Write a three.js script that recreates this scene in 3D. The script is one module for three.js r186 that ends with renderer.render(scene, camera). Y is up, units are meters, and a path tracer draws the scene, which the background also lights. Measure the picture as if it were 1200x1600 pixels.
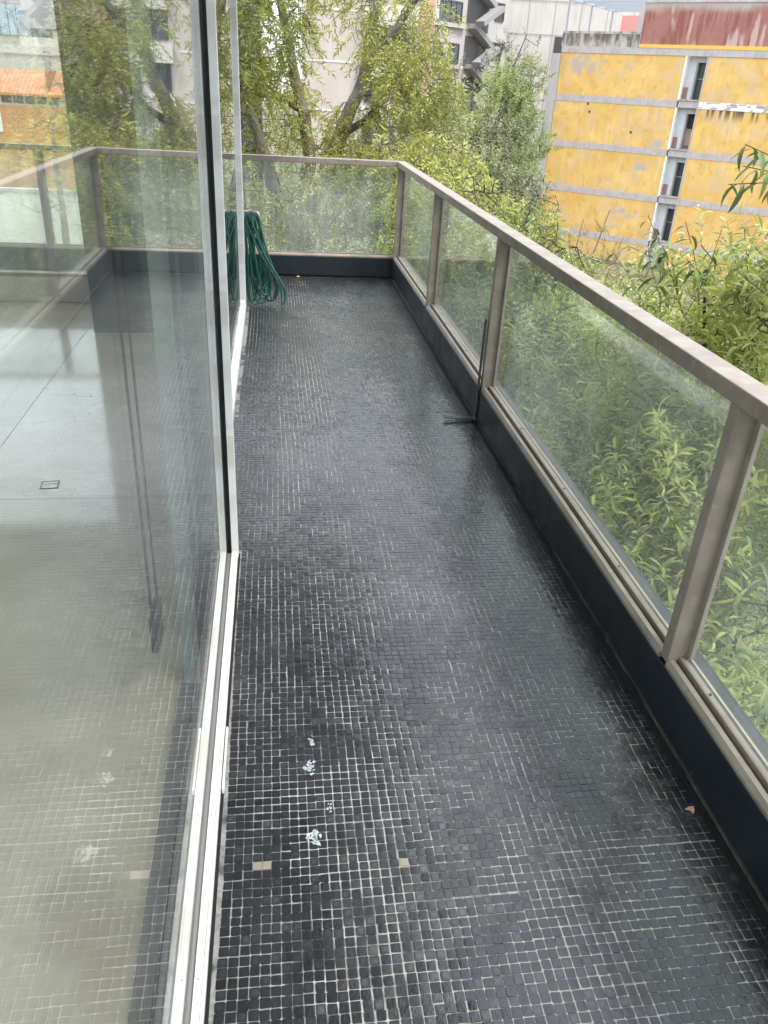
import * as THREE from 'three';
import { mergeGeometries, mergeVertices } from 'three/addons/utils/BufferGeometryUtils.js';
import { RoundedBoxGeometry } from 'three/addons/geometries/RoundedBoxGeometry.js';

// ------------------------------------------------------------------ camera, sky, sun, exposure
const scene = new THREE.Scene();
const camera = new THREE.PerspectiveCamera(66.29, 3 / 4, 0.03, 600);
camera.position.set(0, 1.6, 0);
{
  const pitch = 0.4971, yaw = 0.1519, roll = 0.05946;
  const fwd = new THREE.Vector3(Math.sin(yaw) * Math.cos(pitch), -Math.sin(pitch), -Math.cos(yaw) * Math.cos(pitch));
  const right = new THREE.Vector3(Math.cos(yaw), 0, Math.sin(yaw)), up = right.clone().cross(fwd);
  const r2 = right.clone().multiplyScalar(Math.cos(roll)).addScaledVector(up, Math.sin(roll));
  const u2 = right.clone().multiplyScalar(-Math.sin(roll)).addScaledVector(up, Math.cos(roll));
  camera.quaternion.setFromRotationMatrix(new THREE.Matrix4().makeBasis(r2, u2, fwd.clone().negate()));
}
camera.updateMatrixWorld(true);
const renderer = new THREE.WebGLRenderer({ antialias: true });
renderer.toneMapping = THREE.LinearToneMapping;
renderer.toneMappingExposure = 2.8;
renderer.shadowMap.enabled = true;
{
  const w = 64, h = 32, d = new Float32Array(w * h * 4);                 // even overcast, a little brighter overhead
  for (let j = 0; j < h; j++) for (let i = 0; i < w; i++) {
    const el = Math.sin(((j + 0.5) / h - 0.5) * Math.PI), k = el < 0 ? 0.3 : 0.76 + 0.42 * el, o = (j * w + i) * 4;
    d[o] = 0.93 * k; d[o + 1] = 1.0 * k; d[o + 2] = 1.12 * k; d[o + 3] = 1;
  }
  const sky = new THREE.DataTexture(d, w, h, THREE.RGBAFormat, THREE.FloatType);
  sky.mapping = THREE.EquirectangularReflectionMapping; sky.magFilter = THREE.LinearFilter; sky.needsUpdate = true;
  scene.background = sky; scene.environment = sky;
}
const sun = new THREE.DirectionalLight(new THREE.Color(1, 0.95, 0.86), 1.5);
sun.position.set(14, 34, 12); sun.castShadow = true; sun.shadow.radius = 24;
sun.shadow.mapSize.set(2048, 2048);
Object.assign(sun.shadow.camera, { left: -60, right: 60, top: 60, bottom: -60, near: 1, far: 200 });
scene.add(sun);

// ------------------------------------------------------------------ helpers
let seed = 12345;
const rnd = () => { seed = (seed + 0x6d2b79f5) | 0; let t = Math.imul(seed ^ (seed >>> 15), 1 | seed); t = (t + Math.imul(t ^ (t >>> 7), 61 | t)) ^ t; return ((t ^ (t >>> 14)) >>> 0) / 4294967296; };
const rr = (a, b) => a + (b - a) * rnd(), gauss = () => rnd() + rnd() + rnd() - 1.5;
const V = (x, y, z) => new THREE.Vector3(x, y, z);
const hash = (x, y, s) => { let h = Math.imul(x, 374761393) ^ Math.imul(y, 668265263) ^ Math.imul(s, 974634541); h = Math.imul(h ^ (h >>> 13), 1274126177); return ((h ^ (h >>> 16)) >>> 0) / 4294967296; };
function vnoise(x, y, s, per = 1 << 20) {
  const xi = Math.floor(x), yi = Math.floor(y), fx = x - xi, fy = y - yi, u = fx * fx * (3 - 2 * fx), v = fy * fy * (3 - 2 * fy);
  const m = (n) => ((n % per) + per) % per, a = hash(m(xi), m(yi), s), b = hash(m(xi + 1), m(yi), s), c = hash(m(xi), m(yi + 1), s), d = hash(m(xi + 1), m(yi + 1), s);
  return a + (b - a) * u + (c - a) * v + (a - b - c + d) * u * v;
}
function fbm(x, y, s, oct = 4, per = 1 << 20) { let a = 0, w = 0.5, t = 0; for (let i = 0; i < oct; i++) { a += w * vnoise(x, y, s + i, per); t += w; w *= 0.5; x *= 2; y *= 2; per *= 2; } return a / t; }
const clamp = (x, a = 0, b = 1) => Math.min(b, Math.max(a, x)), smooth = (a, b, x) => { const t = clamp((x - a) / (b - a)); return t * t * (3 - 2 * t); };
const mix3 = (a, b, t) => [a[0] + (b[0] - a[0]) * t, a[1] + (b[1] - a[1]) * t, a[2] + (b[2] - a[2]) * t];
const enc = (c) => Math.round(255 * clamp(c <= 0.0031308 ? c * 12.92 : 1.055 * Math.pow(c, 1 / 2.4) - 0.055));
function colorTex(w, h, size, fn) {                                       // fn(x, y) in metres -> linear rgb; size = [metres across, metres up]
  const d = new Uint8Array(w * h * 4);
  for (let j = 0; j < h; j++) for (let i = 0; i < w; i++) { const c = fn((i + 0.5) / w * size[0], (j + 0.5) / h * size[1], i / w, j / h), o = (j * w + i) * 4; d[o] = enc(c[0]); d[o + 1] = enc(c[1]); d[o + 2] = enc(c[2]); d[o + 3] = 255; }
  const t = new THREE.DataTexture(d, w, h); t.colorSpace = THREE.SRGBColorSpace; t.magFilter = THREE.LinearFilter; t.wrapS = t.wrapT = THREE.RepeatWrapping; t.repeat.set(1 / size[0], 1 / size[1]); t.needsUpdate = true; return t;
}
function dataTex(w, h, size, fn) {
  const d = new Uint8Array(w * h * 4);
  for (let j = 0; j < h; j++) for (let i = 0; i < w; i++) { const c = Math.round(255 * clamp(fn((i + 0.5) / w * size[0], (j + 0.5) / h * size[1]))), o = (j * w + i) * 4; d[o] = d[o + 1] = d[o + 2] = c; d[o + 3] = 255; }
  const t = new THREE.DataTexture(d, w, h); t.magFilter = THREE.LinearFilter; t.wrapS = t.wrapT = THREE.RepeatWrapping; t.repeat.set(1 / size[0], 1 / size[1]); t.needsUpdate = true; return t;
}
const std = (rgb, roughness = 0.7, o = {}) => new THREE.MeshStandardMaterial({ color: new THREE.Color().setRGB(...rgb), roughness, metalness: 0, ...o });
const phys = (rgb, roughness, o = {}) => new THREE.MeshPhysicalMaterial({ color: new THREE.Color().setRGB(...rgb), roughness, metalness: 0, ...o });
function uvm(g) {                                                          // uv in metres from the position, by the dominant side of the normal
  if (g.index) g = g.toNonIndexed();
  const p = g.attributes.position, n = g.attributes.normal, uv = new Float32Array(p.count * 2);
  for (let i = 0; i < p.count; i++) {
    const ax = Math.abs(n.getX(i)), ay = Math.abs(n.getY(i)), az = Math.abs(n.getZ(i));
    if (ay >= ax && ay >= az) { uv[2 * i] = p.getX(i); uv[2 * i + 1] = p.getZ(i); } else if (ax >= az) { uv[2 * i] = p.getZ(i); uv[2 * i + 1] = p.getY(i); } else { uv[2 * i] = p.getX(i); uv[2 * i + 1] = p.getY(i); }
  }
  g.setAttribute('uv', new THREE.BufferAttribute(uv, 2)); return g;
}
const box = (x0, x1, y0, y1, z0, z1) => { const g = new THREE.BoxGeometry(x1 - x0, y1 - y0, z1 - z0); g.translate((x0 + x1) / 2, (y0 + y1) / 2, (z0 + z1) / 2); return uvm(g); };
const rbox = (x0, x1, y0, y1, z0, z1, r = 0.003) => { const g = new RoundedBoxGeometry(x1 - x0, y1 - y0, z1 - z0, 2, Math.min(r, (x1 - x0) / 2.1, (y1 - y0) / 2.1, (z1 - z0) / 2.1)); g.translate((x0 + x1) / 2, (y0 + y1) / 2, (z0 + z1) / 2); return uvm(g); };
const cyl = (r, h, x, y, z, axis = 'y', n = 12) => { const g = new THREE.CylinderGeometry(r, r, h, n); if (axis === 'x') g.rotateZ(Math.PI / 2); if (axis === 'z') g.rotateX(Math.PI / 2); g.translate(x, y, z); return uvm(g); };
const tube = (pts, r, seg, rad = 8, closed = false) => uvm(new THREE.TubeGeometry(new THREE.CatmullRomCurve3(pts.map((p) => (Array.isArray(p) ? V(...p) : p)), closed, 'centripetal'), seg, r, rad, closed));
const used = {};
const numbered = (n) => { used[n] = (used[n] ?? -1) + 1; return used[n] ? n + '_' + String(used[n]).padStart(3, '0') : n; };
function obj(name, geos, m, parent = scene) {
  const g = Array.isArray(geos) ? (geos.length > 1 ? mergeGeometries(geos) : geos[0]) : geos, o = new THREE.Mesh(g, m);
  o.name = parent === scene ? numbered(name) : name; o.castShadow = o.receiveShadow = true; parent.add(o); return o;
}
function tag(o, label, category, group) { o.userData.label = label; if (category) o.userData.category = category; if (group) o.userData.group = group; return o; }
function thing(name, label, category, pos = [0, 0, 0], turn = 0, group) {
  const o = new THREE.Group(); o.name = numbered(name); scene.add(o); o.position.set(...pos); o.rotation.y = turn; return tag(o, label, category, group);
}
function struct(name, geos, m) { const o = obj(name, geos, m); o.userData.kind = 'structure'; return o; }
function structGroup(name) { const o = new THREE.Group(); o.name = numbered(name); o.userData.kind = 'structure'; scene.add(o); return o; }

// ------------------------------------------------------------------ materials
const aluTex = colorTex(256, 256, [0.7, 0.7], (x, y) => { const n = fbm(x * 9, y * 9, 3, 5), d = smooth(0.56, 0.8, fbm(x * 31.4, y * 31.4, 9, 3)); return mix3([0.195, 0.160, 0.128], [0.305, 0.258, 0.214], clamp(n * 1.6 - 0.3 + d * 0.6)); });
const aluRough = dataTex(256, 256, [0.6, 0.6], (x, y) => 0.34 + 0.3 * fbm(x * 13, y * 13, 21, 4));
const M = {
  bronze: new THREE.MeshStandardMaterial({ map: aluTex, roughness: 1, roughnessMap: aluRough, metalness: 0.15 }),
  kerb: std([0.010, 0.0145, 0.021], 0.55, { roughnessMap: dataTex(256, 256, [1.1, 1.1], (x, y) => 0.55 + 0.6 * fbm(x * 7, y * 7, 33, 5)), map: colorTex(256, 256, [1.3, 1.3], (x, y) => { const n = fbm(x * 6, y * 6, 41, 5); return mix3([0.75, 0.75, 0.75], [1, 1, 1], n).map((c) => c); }) }),
  white: std([0.74, 0.73, 0.70], 0.38, { map: colorTex(256, 256, [0.5, 0.5], (x, y) => { const n = fbm(x * 12, y * 12, 51, 5); return mix3([0.82, 0.8, 0.75], [1, 1, 1], smooth(0.25, 0.6, n)); }) }),
  gasket: std([0.012, 0.012, 0.013], 0.6),
  channel: std([0.30, 0.29, 0.28], 0.5, { metalness: 0.3, map: colorTex(128, 512, [0.02, 0.9], (x, y) => { const n = fbm(x * 900, y * 4, 61, 3); return mix3([0.7, 0.7, 0.7], [1, 1, 1], n); }) }),
  glass: phys([0.97, 0.985, 0.975], 0.0, { transmission: 1, thickness: 0, ior: 1.52 }),
  tint: phys([0.62, 0.68, 0.65], 0.0, { transmission: 1, thickness: 0, ior: 1.52 }),
  railGlass: phys([0.93, 0.965, 0.94], 0.0, { transmission: 1, thickness: 0, ior: 1.52 }),
  seal: phys([0.50, 0.58, 0.53], 0.35, { transmission: 0.35, thickness: 0 }),
  steel: std([0.055, 0.054, 0.052], 0.5, { metalness: 0.2 }),
  darkJoint: std([0.006, 0.006, 0.006], 0.9),
};
// the film of dust on the railing panes: part of the light scatters
M.glass.transmissionMap = dataTex(512, 512, [1.9, 1.9], (x, y) => 0.992 - 0.03 * smooth(0.5, 0.8, fbm(x * 3, y * 2.2, 171, 5)) - 0.02 * smooth(0.55, 0.8, fbm(x * 26, y * 5, 177, 3)));
M.railGlass.transmissionMap = dataTex(512, 512, [1.7, 1.7], (x, y) => { const n = fbm(x * 4.1, y * 2.0, 71, 5), s = fbm(x * 30, y * 1.6, 77, 3); return 0.955 - 0.06 * smooth(0.3, 0.75, n) - 0.03 * smooth(0.45, 0.75, s); });

// ------------------------------------------------------------------ terrain far below
const ground = (() => {
  const t = colorTex(512, 512, [40, 40], (x, y) => mix3([0.05, 0.065, 0.025], [0.16, 0.13, 0.09], smooth(0.35, 0.7, fbm(x * 0.5, y * 0.5, 81, 6))));
  const g = new THREE.PlaneGeometry(900, 900, 1, 1); g.rotateX(-Math.PI / 2); g.translate(0, -9, 0);
  return struct('ground', [uvm(g)], new THREE.MeshStandardMaterial({ map: t, roughness: 0.95 }));
})();
struct('road', [box(-60, 60, -8.99, -8.986, -33, -25)], std([0.06, 0.06, 0.062], 0.9, { map: colorTex(256, 256, [9, 9], (x, y) => { const n = 0.7 + 0.5 * fbm(x * 2, y * 2, 91, 5); return [n, n, n]; }) }));

// ------------------------------------------------------------------ balcony: floor of small dark stone tiles
const RX = 1.083, ZE = -7.48;                                              // inner face of the kerb, and of the far kerb
const balcony = structGroup('balcony_floor');
obj('slab', [box(-0.2, 1.24, -0.32, -0.02, ZE - 0.16, 1.6), box(-8.2, -0.2, -0.32, -0.02, ZE - 0.16, -6.36)], std([0.42, 0.4, 0.37], 0.85), balcony);
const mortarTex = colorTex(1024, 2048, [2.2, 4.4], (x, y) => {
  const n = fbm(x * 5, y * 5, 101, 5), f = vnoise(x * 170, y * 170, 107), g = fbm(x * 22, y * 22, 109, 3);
  return mix3([0.03, 0.03, 0.03], [0.33, 0.325, 0.31], clamp((0.86 - 0.24 * smooth(0.15, 0.75, x + 0.5 * (n - 0.5))) * smooth(0.3, 0.64, n * 0.5 + g * 0.5) + 0.35 * (f - 0.5)));  // grout darkens to the right: the effect of floor sheen put into its colour
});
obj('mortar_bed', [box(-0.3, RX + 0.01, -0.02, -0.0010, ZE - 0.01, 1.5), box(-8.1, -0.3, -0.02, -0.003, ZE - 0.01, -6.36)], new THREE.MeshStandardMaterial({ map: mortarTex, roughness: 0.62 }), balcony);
{
  const P = 0.0224, tileMat = new THREE.MeshPhysicalMaterial({
    vertexColors: true, roughness: 1, clearcoat: 0.42, clearcoatRoughness: 0.15,
    roughnessMap: dataTex(1024, 1024, [1.45, 1.45], (x, y) => 0.20 + 0.26 * fbm(x * 5, y * 5, 121, 5) + 0.10 * vnoise(x * 130, y * 130, 125)),
    bumpMap: dataTex(1024, 1024, [0.53, 0.53], (x, y) => 0.7 * fbm(x * 62, y * 62, 131, 3) + 0.3 * vnoise(x * 300, y * 300, 137)), bumpScale: 0.0013,
  });
  const tiles = [];
  obj('dark_edge_strip', [box(RX - 0.02, RX + 0.004, -0.015, -0.0004, ZE, 1.5), box(-0.3, RX - 0.0201, -0.015, -0.0004, ZE, ZE + 0.016), box(-0.1553, -0.1475, -0.015, -0.0005, -2.6, 1.5)], M.darkJoint, balcony);  // dark strips: contact shade painted at the kerb foot, pale mortar covered by the sill
  const w1 = (a, s) => vnoise(a, s * 7.3, 141) - 0.5;
  let z = 0.9, row = 0;
  while (z > ZE + 0.012) {
    const sheet = Math.floor(row / 10);
    if (Math.abs(z + 1.2) < P / 2 || Math.abs(z + 3.01) < P / 2) z -= 0.0012;
    const xMin = z < -6.34 ? -0.3 : z < -2.62 ? -0.228 : -0.150;
    for (let i = -9; i < 57; i++) {
      const col = Math.floor((i + 10) / 10), sx = (hash(col, sheet, 5) - 0.5) * 0.0022, sz = (hash(col, sheet, 6) - 0.5) * 0.003, rot = (hash(col, sheet, 7) - 0.5) * 0.009;
      let x = -0.13 + i * P + sx + 0.016 * w1(z * 0.9, i * 0.014) + 0.0009 * gauss() + (row % 10 - 4.5) * P * rot;
      const zz = z + sz + 0.018 * w1(x * 1.3 + 40, row * 0.010) + 0.0009 * gauss() - ((i + 10) % 10 - 4.5) * P * rot;
      if (x < xMin + 0.009 || x > RX - 0.012 || zz < ZE + 0.01) continue;
      tiles.push({ x, z: zz, hx: 0.0106 + 0.0006 * gauss(), hz: 0.0106 + 0.0006 * gauss() });
    }
    z -= P; row++;
  }
  const bare = [[-0.066, -1.225], [-0.044, -1.225], [0.283, -1.197]];
  const col3 = (t) => {
    if (bare.some(([x, z]) => Math.abs(t.x - x) < 0.0112 && Math.abs(t.z - z) < 0.0112)) return [0.20, 0.175, 0.135];
    const n = fbm(t.x * 3, t.z * 3, 151, 4), r = rnd();
    let k = 0.003 + 0.006 * n + 0.005 * r + (r > 0.985 ? 0.007 : 0), c = [k * 0.86, k * 1.0, k * 1.27];
    const old = smooth(0.52, 0.72, fbm(t.x * 4 + 9, t.z * 2.6, 157, 4));
    return mix3(c, [0.042, 0.04, 0.038], 0.5 * old * rnd());
  };
  function tileArrays(t, P3, C3, I3) {
    const b = P3.length / 3, c = col3(t), tilt = [0.034 * gauss(), 0.034 * gauss()], top = 0.0003 * gauss(), cut = 0.0012 + 0.0017 * rnd();
    const push = (dx, y, dz, k) => { P3.push(t.x + dx, y + top + dx * tilt[0] + dz * tilt[1], t.z + dz); C3.push(c[0] * k, c[1] * k, c[2] * k); };
    push(0.003 * gauss(), 0.0005 + 0.0003 * gauss(), 0.003 * gauss(), rnd() < 0.3 ? 1.4 + 2.6 * rnd() : 1);  // some centres lightened: glints on the domed tops, and scuffs, put into the colour
    const oct = [[1, -1, 0, 1], [1, 1, 0, -1], [1, 1, -1, 0], [-1, 1, 1, 0], [-1, 1, 0, -1], [-1, -1, 0, 1], [-1, -1, 1, 0], [1, -1, -1, 0]];
    const ring = oct.map(([sx, sz, cx, cz]) => [sx * t.hx + cx * cut + 0.0007 * gauss(), sz * t.hz + cz * cut + 0.0007 * gauss()]);
    for (const [x, z] of ring) push(x * 0.955, 0.0001, z * 0.955, 1);
    for (const [x, z] of ring) push(x * 0.955, 0.0001, z * 0.955, 1.2);
    for (const [x, z] of ring) push(x, -0.0042, z, 1.2);
    for (let k = 0; k < 8; k++) { const n = (k + 1) % 8; I3.push(b, b + 1 + n, b + 1 + k, b + 9 + k, b + 9 + n, b + 17 + n, b + 9 + k, b + 17 + n, b + 17 + k); }
  }
  const geo = (list) => {
    const p = [], c = [], ix = []; list.forEach((t) => tileArrays(t, p, c, ix));
    const g = new THREE.BufferGeometry(), uv = new Float32Array(p.length / 3 * 2);
    for (let i = 0; i < p.length / 3; i++) { uv[2 * i] = p[3 * i]; uv[2 * i + 1] = p[3 * i + 2]; }
    g.setAttribute('position', new THREE.Float32BufferAttribute(p, 3)); g.setAttribute('color', new THREE.Float32BufferAttribute(c, 3)); g.setAttribute('uv', new THREE.BufferAttribute(uv, 2)); g.setIndex(ix); g.computeVertexNormals(); return g;
  };
  camera.aspect = 0.75; camera.updateProjectionMatrix();
  for (const t of tiles) { const q = V(t.x, 0, t.z).project(camera); t.d = Math.abs(q.x) < 1 && Math.abs(q.y) < 1 && t.x > -0.13 ? Math.hypot(t.x, 1.6, t.z) : 99; }
  tiles.sort((a, b) => a.d - b.d);
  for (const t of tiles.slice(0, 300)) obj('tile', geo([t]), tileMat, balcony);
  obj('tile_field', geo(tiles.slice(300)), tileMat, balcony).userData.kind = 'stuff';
}

// ------------------------------------------------------------------ balcony railing
const RH = 1.02, RT = 0.0457, RW = 0.0757;
const railing = thing('balcony_railing', 'taupe aluminium balcony railing with dusty glass panes on a dark blue-grey kerb', 'railing');
const prof = (pts, len) => { const s = new THREE.Shape(pts.map((p) => new THREE.Vector2(...p))); return new THREE.ExtrudeGeometry(s, { depth: len, bevelEnabled: false }); };
function railRun(toWorld, s0, s1, posts, panes, rails, kerbs) {            // local: x outward, y up, z along (0 at the corner)
  const put2 = (g) => {
    if (g.index) g = g.toNonIndexed();
    g.applyMatrix4(toWorld);
    if (toWorld.determinant() < 0) for (const a of Object.values(g.attributes)) for (let i = 0; i < a.count; i += 3) for (let k = 0; k < a.itemSize; k++) { const t = a.getComponent(i + 1, k); a.setComponent(i + 1, k, a.getComponent(i + 2, k)); a.setComponent(i + 2, k, t); }
    return uvm(g);
  };
  const chan = [[0.001, 0.190], [0.001, 0.2], [0.010, 0.213], [0.0235, 0.2145], [0.0245, 0.199], [0.0375, 0.199], [0.0385, 0.221], [0.043, 0.2225], [0.058, 0.219], [0.0585, 0.205], [0.068, 0.205], [0.069, 0.218], [0.078, 0.216], [0.078, 0.190]];
  for (const [a, b] of rails) obj('bottom_rail', [put2(prof(chan, b - a).translate(0, 0, a))], M.bronze, railing);
  for (const [a, b] of kerbs) obj('kerb_panel', [put2(new RoundedBoxGeometry(0.03, 0.1655, b - a, 2, 0.003).translate(0.015, 0.1055, (a + b) / 2))], M.kerb, railing);
  obj('kerb_core', [put2(new THREE.BoxGeometry(0.11, 0.186, s1 - s0).translate(0.088, 0.09, (s0 + s1) / 2))], M.kerb, railing);
  for (const s of posts) {
    const post = obj('post', [put2(new RoundedBoxGeometry(0.064, RH - RT - 0.2 + 0.012, 0.040, 3, 0.0035).translate(0.037, (0.2 + RH - RT) / 2 + 0.005, s))], M.bronze, railing);
    obj('pane_bead', [put2(new THREE.BoxGeometry(0.012, RH - RT - 0.222, 0.018).translate(0.0665, (0.222 + RH - RT) / 2, s + 0.029)), put2(new THREE.BoxGeometry(0.012, RH - RT - 0.222, 0.018).translate(0.0665, (0.222 + RH - RT) / 2, s - 0.029))], M.bronze, post);
  }
  for (const [a, b] of panes) obj('glass_pane', [put2(new THREE.BoxGeometry(0.008, RH - RT - 0.212, b - a).translate(0.0633, (0.212 + RH - RT) / 2 + 0.002, (a + b) / 2))], M.railGlass, railing);
}
{
  const right = new THREE.Matrix4().makeTranslation(RX, 0, ZE);            // z along +z from the corner
  const zp = [-5.69, -3.94, -1.67, 0.6].map((z) => z - ZE), off = 0.016;
  railRun(right, 0.0, 8.9, [0.02, ...zp.map((s) => s + off)],
    [[0.045, zp[0] - 0.008], [zp[0] + 0.04, zp[1] - 0.008], [zp[1] + 0.04, zp[2] - 0.008], [zp[2] + 0.04, zp[3] - 0.008], [zp[3] + 0.04, 8.88]],
    [[0.042, zp[0] - 0.006], [zp[0] + 0.038, zp[1] - 0.006], [zp[1] + 0.038, zp[2] - 0.006], [zp[2] + 0.038, zp[3] - 0.006], [zp[3] + 0.038, 8.9]],
    [[0.004, 2.395], [2.398, 4.795], [4.798, 7.195], [7.198, 8.9]]);
  const seam = -2.32 - ZE;
  obj('handrail', [rbox(RX, RX + RW, RH - RT, RH, ZE + 0.0015, ZE + seam, 0.004)], M.bronze, railing);
  obj('handrail', [rbox(RX, RX + RW, RH - RT, RH, ZE + seam + 0.0012, 1.5, 0.004)], M.bronze, railing);
  const end = new THREE.Matrix4().makeBasis(V(0, 0, -1), V(0, 1, 0), V(-1, 0, 0)).setPosition(RX, 0, ZE);   // along -x from the corner
  const ep = [3.05, 5.0, 7.0];
  railRun(end, -0.1, 9.2, ep, [[0.022, ep[0] - 0.022], [ep[0] + 0.022, ep[1] - 0.022], [ep[1] + 0.022, ep[2] - 0.022], [ep[2] + 0.022, 9.18]],
    [[-0.004, ep[0] - 0.021], [ep[0] + 0.021, ep[1] - 0.021], [ep[1] + 0.021, ep[2] - 0.021], [ep[2] + 0.021, 9.2]], [[0.0, 2.395], [2.398, 4.795], [4.798, 7.195], [7.198, 9.2]]);
  obj('handrail', [rbox(-8.1, RX + RW, RH - RT, RH, ZE - RW, ZE, 0.004)], M.bronze, railing);
  // screws along the kerb's upper edge and the bottom rail
  const scr = [];
  for (let s = 0.3; s < 8; s += 0.61) { scr.push(cyl(0.0045, 0.004, RX - 0.001, 0.178, ZE + s + 0.03 * gauss(), 'x', 10)); scr.push(cyl(0.004, 0.005, RX + 0.05, 0.2215, ZE + s + 0.2 + 0.03 * gauss(), 'y', 10)); scr.push(cyl(0.0045, 0.004, RX - 0.001, 0.034, ZE + s + 0.31, 'x', 10)); }
  for (let s = 0.5; s < 3; s += 0.62) scr.push(cyl(0.0045, 0.004, RX - s, 0.178, ZE + 0.001, 'z', 10));
  scr.forEach((g) => obj('screw', [g], M.steel, railing));
}
// flat steel bracket screwed to the third post, its foot bent onto the tiles
{
  const b = thing('steel_bracket', 'bent flat steel bracket with its foot lying on the tiles beside the kerb', 'bracket');
  const foot = new THREE.Shape([[-0.165, -0.016], [0, -0.016], [0, 0.016], [-0.165, 0.016]].map((p) => new THREE.Vector2(...p)));
  for (const hx of [-0.125, -0.06]) { const h = new THREE.Path(); h.absellipse(hx, 0, 0.010, 0.005, 0, Math.PI * 2); foot.holes.push(h); }
  const fg = new THREE.ExtrudeGeometry(foot, { depth: 0.005, bevelEnabled: true, bevelSize: 0.0008, bevelThickness: 0.0008, bevelSegments: 1 }); fg.rotateX(-Math.PI / 2); fg.rotateZ(-0.05); fg.translate(1.074, 0.012, -3.955);
  obj('foot', [uvm(fg)], M.steel, b);
  const lean = box(1.0725, 1.0785, 0.018, 0.57, -3.952, -3.922);
  obj('upright', [lean], M.steel, b);
  const bend = new THREE.CylinderGeometry(0.0065, 0.0065, 0.031, 10); bend.rotateX(Math.PI / 2); bend.translate(1.0745, 0.0165, -3.942);
  obj('bend', [uvm(bend)], M.steel, b);
}

// ------------------------------------------------------------------ glass facade
const near = thing('sliding_door', 'large glass sliding door in a white aluminium frame, nearest on the left', 'door');
{
  const z1 = -2.57, z0 = 1.6, H = 2.55;
  obj('track_rail', [rbox(-0.2095, -0.1995, 0, 0.03, z1, z0, 0.0015)], M.white, near);
  obj('track_rail', [rbox(-0.178, -0.163, 0, 0.03, z1, z0, 0.0015), rbox(-0.1625, -0.1555, 0, 0.022, z1, z0, 0.0015)], M.white, near);
  obj('track_channel', [box(-0.1985, -0.178, 0, 0.019, z1, z0)], M.channel, near);
  obj('cover_strip', [rbox(-0.1528, -0.147, -0.001, 0.016, -1.66, -1.44, 0.001)], M.white, near);
  obj('jamb_rail', [rbox(-0.2115, -0.1965, 0.0, H, z1 - 0.035, z1 - 0.0015, 0.0015)], M.white, near);
  obj('jamb_rail', [rbox(-0.178, -0.1535, 0.0, H, z1 - 0.035, z1 - 0.0015, 0.0015)], M.white, near);
  obj('jamb_channel', [box(-0.1963, -0.1782, 0.0062, H, z1 - 0.034, z1 - 0.026)], M.gasket, near);
  obj('brush_seal', [box(-0.1835, -0.1795, 0.03, H, z1 - 0.0255, z1 - 0.006)], M.gasket, near);
  obj('head_rail', [rbox(-0.2215, -0.1525, H, H + 0.05, z1 - 0.035, z0, 0.002)], M.white, near);
  const gl = box(-0.004, 0.004, 0.0195, H - 0.001, -0.024, z0 - z1); gl.rotateY(0.001); gl.translate(-0.1915, 0, z1);
  obj('glass_pane', [gl], M.glass, near);
  for (const z of [-0.95, -1.35, -1.75, -2.2]) obj('screw', [cyl(0.0022, 0.002, -0.17, 0.0303, z, 'y', 8)], M.channel, near);
}
const leaf2 = thing('sliding_leaf', 'tinted inner glass leaf with pale green edge seal, slid open behind the front pane', 'door');
{
  obj('glass_pane', [box(-0.262, -0.254, 0.01, 2.5, -3.4, -1.87)], M.tint, leaf2);
  obj('edge_seal', [rbox(-0.284, -0.238, 0.005, 2.5, -1.868, -1.857, 0.003)], M.seal, leaf2);
  obj('glass_pane', [box(-0.302, -0.294, 0.01, 2.5, -3.5, -2.11)], M.tint, leaf2);
  obj('edge_seal', [rbox(-0.312, -0.288, 0.005, 2.5, -2.108, -2.097, 0.003)], M.seal, leaf2);
  obj('bottom_track', [box(-0.258, -0.236, 0, 0.005, -3.6, 1.5)], std([0.045, 0.045, 0.045], 0.45), leaf2);
  obj('bottom_track', [box(-0.30, -0.2585, 0, 0.004, -3.6, 1.5)], std([0.17, 0.165, 0.15], 0.5), leaf2);
}
const far = thing('fixed_window', 'tall fixed glass pane in white frame reaching to the hose', 'window');
{
  const x0 = -0.285, x1 = -0.232, H = 2.55, za = -2.607, zb = -6.33;
  obj('stile', [rbox(x0, -0.19, 0, H, za - 0.055, za, 0.003)], M.white, far);
  obj('stile', [rbox(x0, x1, 0, H, za - 0.12, za - 0.056, 0.003)], M.white, far);
  const st = obj('stile', [rbox(x0, x1, 0, H, zb, zb + 0.11, 0.004)], M.white, far);
  obj('rail', [rbox(x0, x1, 0, 0.055, zb + 0.1105, za - 0.1205, 0.003)], M.white, far);
  obj('rail', [rbox(x0 + 0.008, x1 - 0.006, 0.056, 0.085, zb + 0.1105, za - 0.1205, 0.003)], M.white, far);
  obj('head', [rbox(x0, x1, H, H + 0.05, zb, za, 0.003)], M.white, far);
  obj('glass_pane', [box(-0.262, -0.254, 0.08, H, zb + 0.1, za - 0.115)], M.glass, far);
  for (const y of [0.35, 0.75, 1.15, 1.6]) { obj('screw', [cyl(0.006, 0.004, x1 + 0.001, y, zb + 0.05, 'x', 8)], M.steel, far); obj('screw', [cyl(0.005, 0.004, x1 + 0.001, y, za - 0.09, 'x', 8)], M.steel, far); }
  for (const z of [-3.4, -4.3, -5.3, -6.0]) obj('screw', [cyl(0.004, 0.003, x1 + 0.001, 0.03, z, 'x', 8)], M.steel, far);
}

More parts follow.
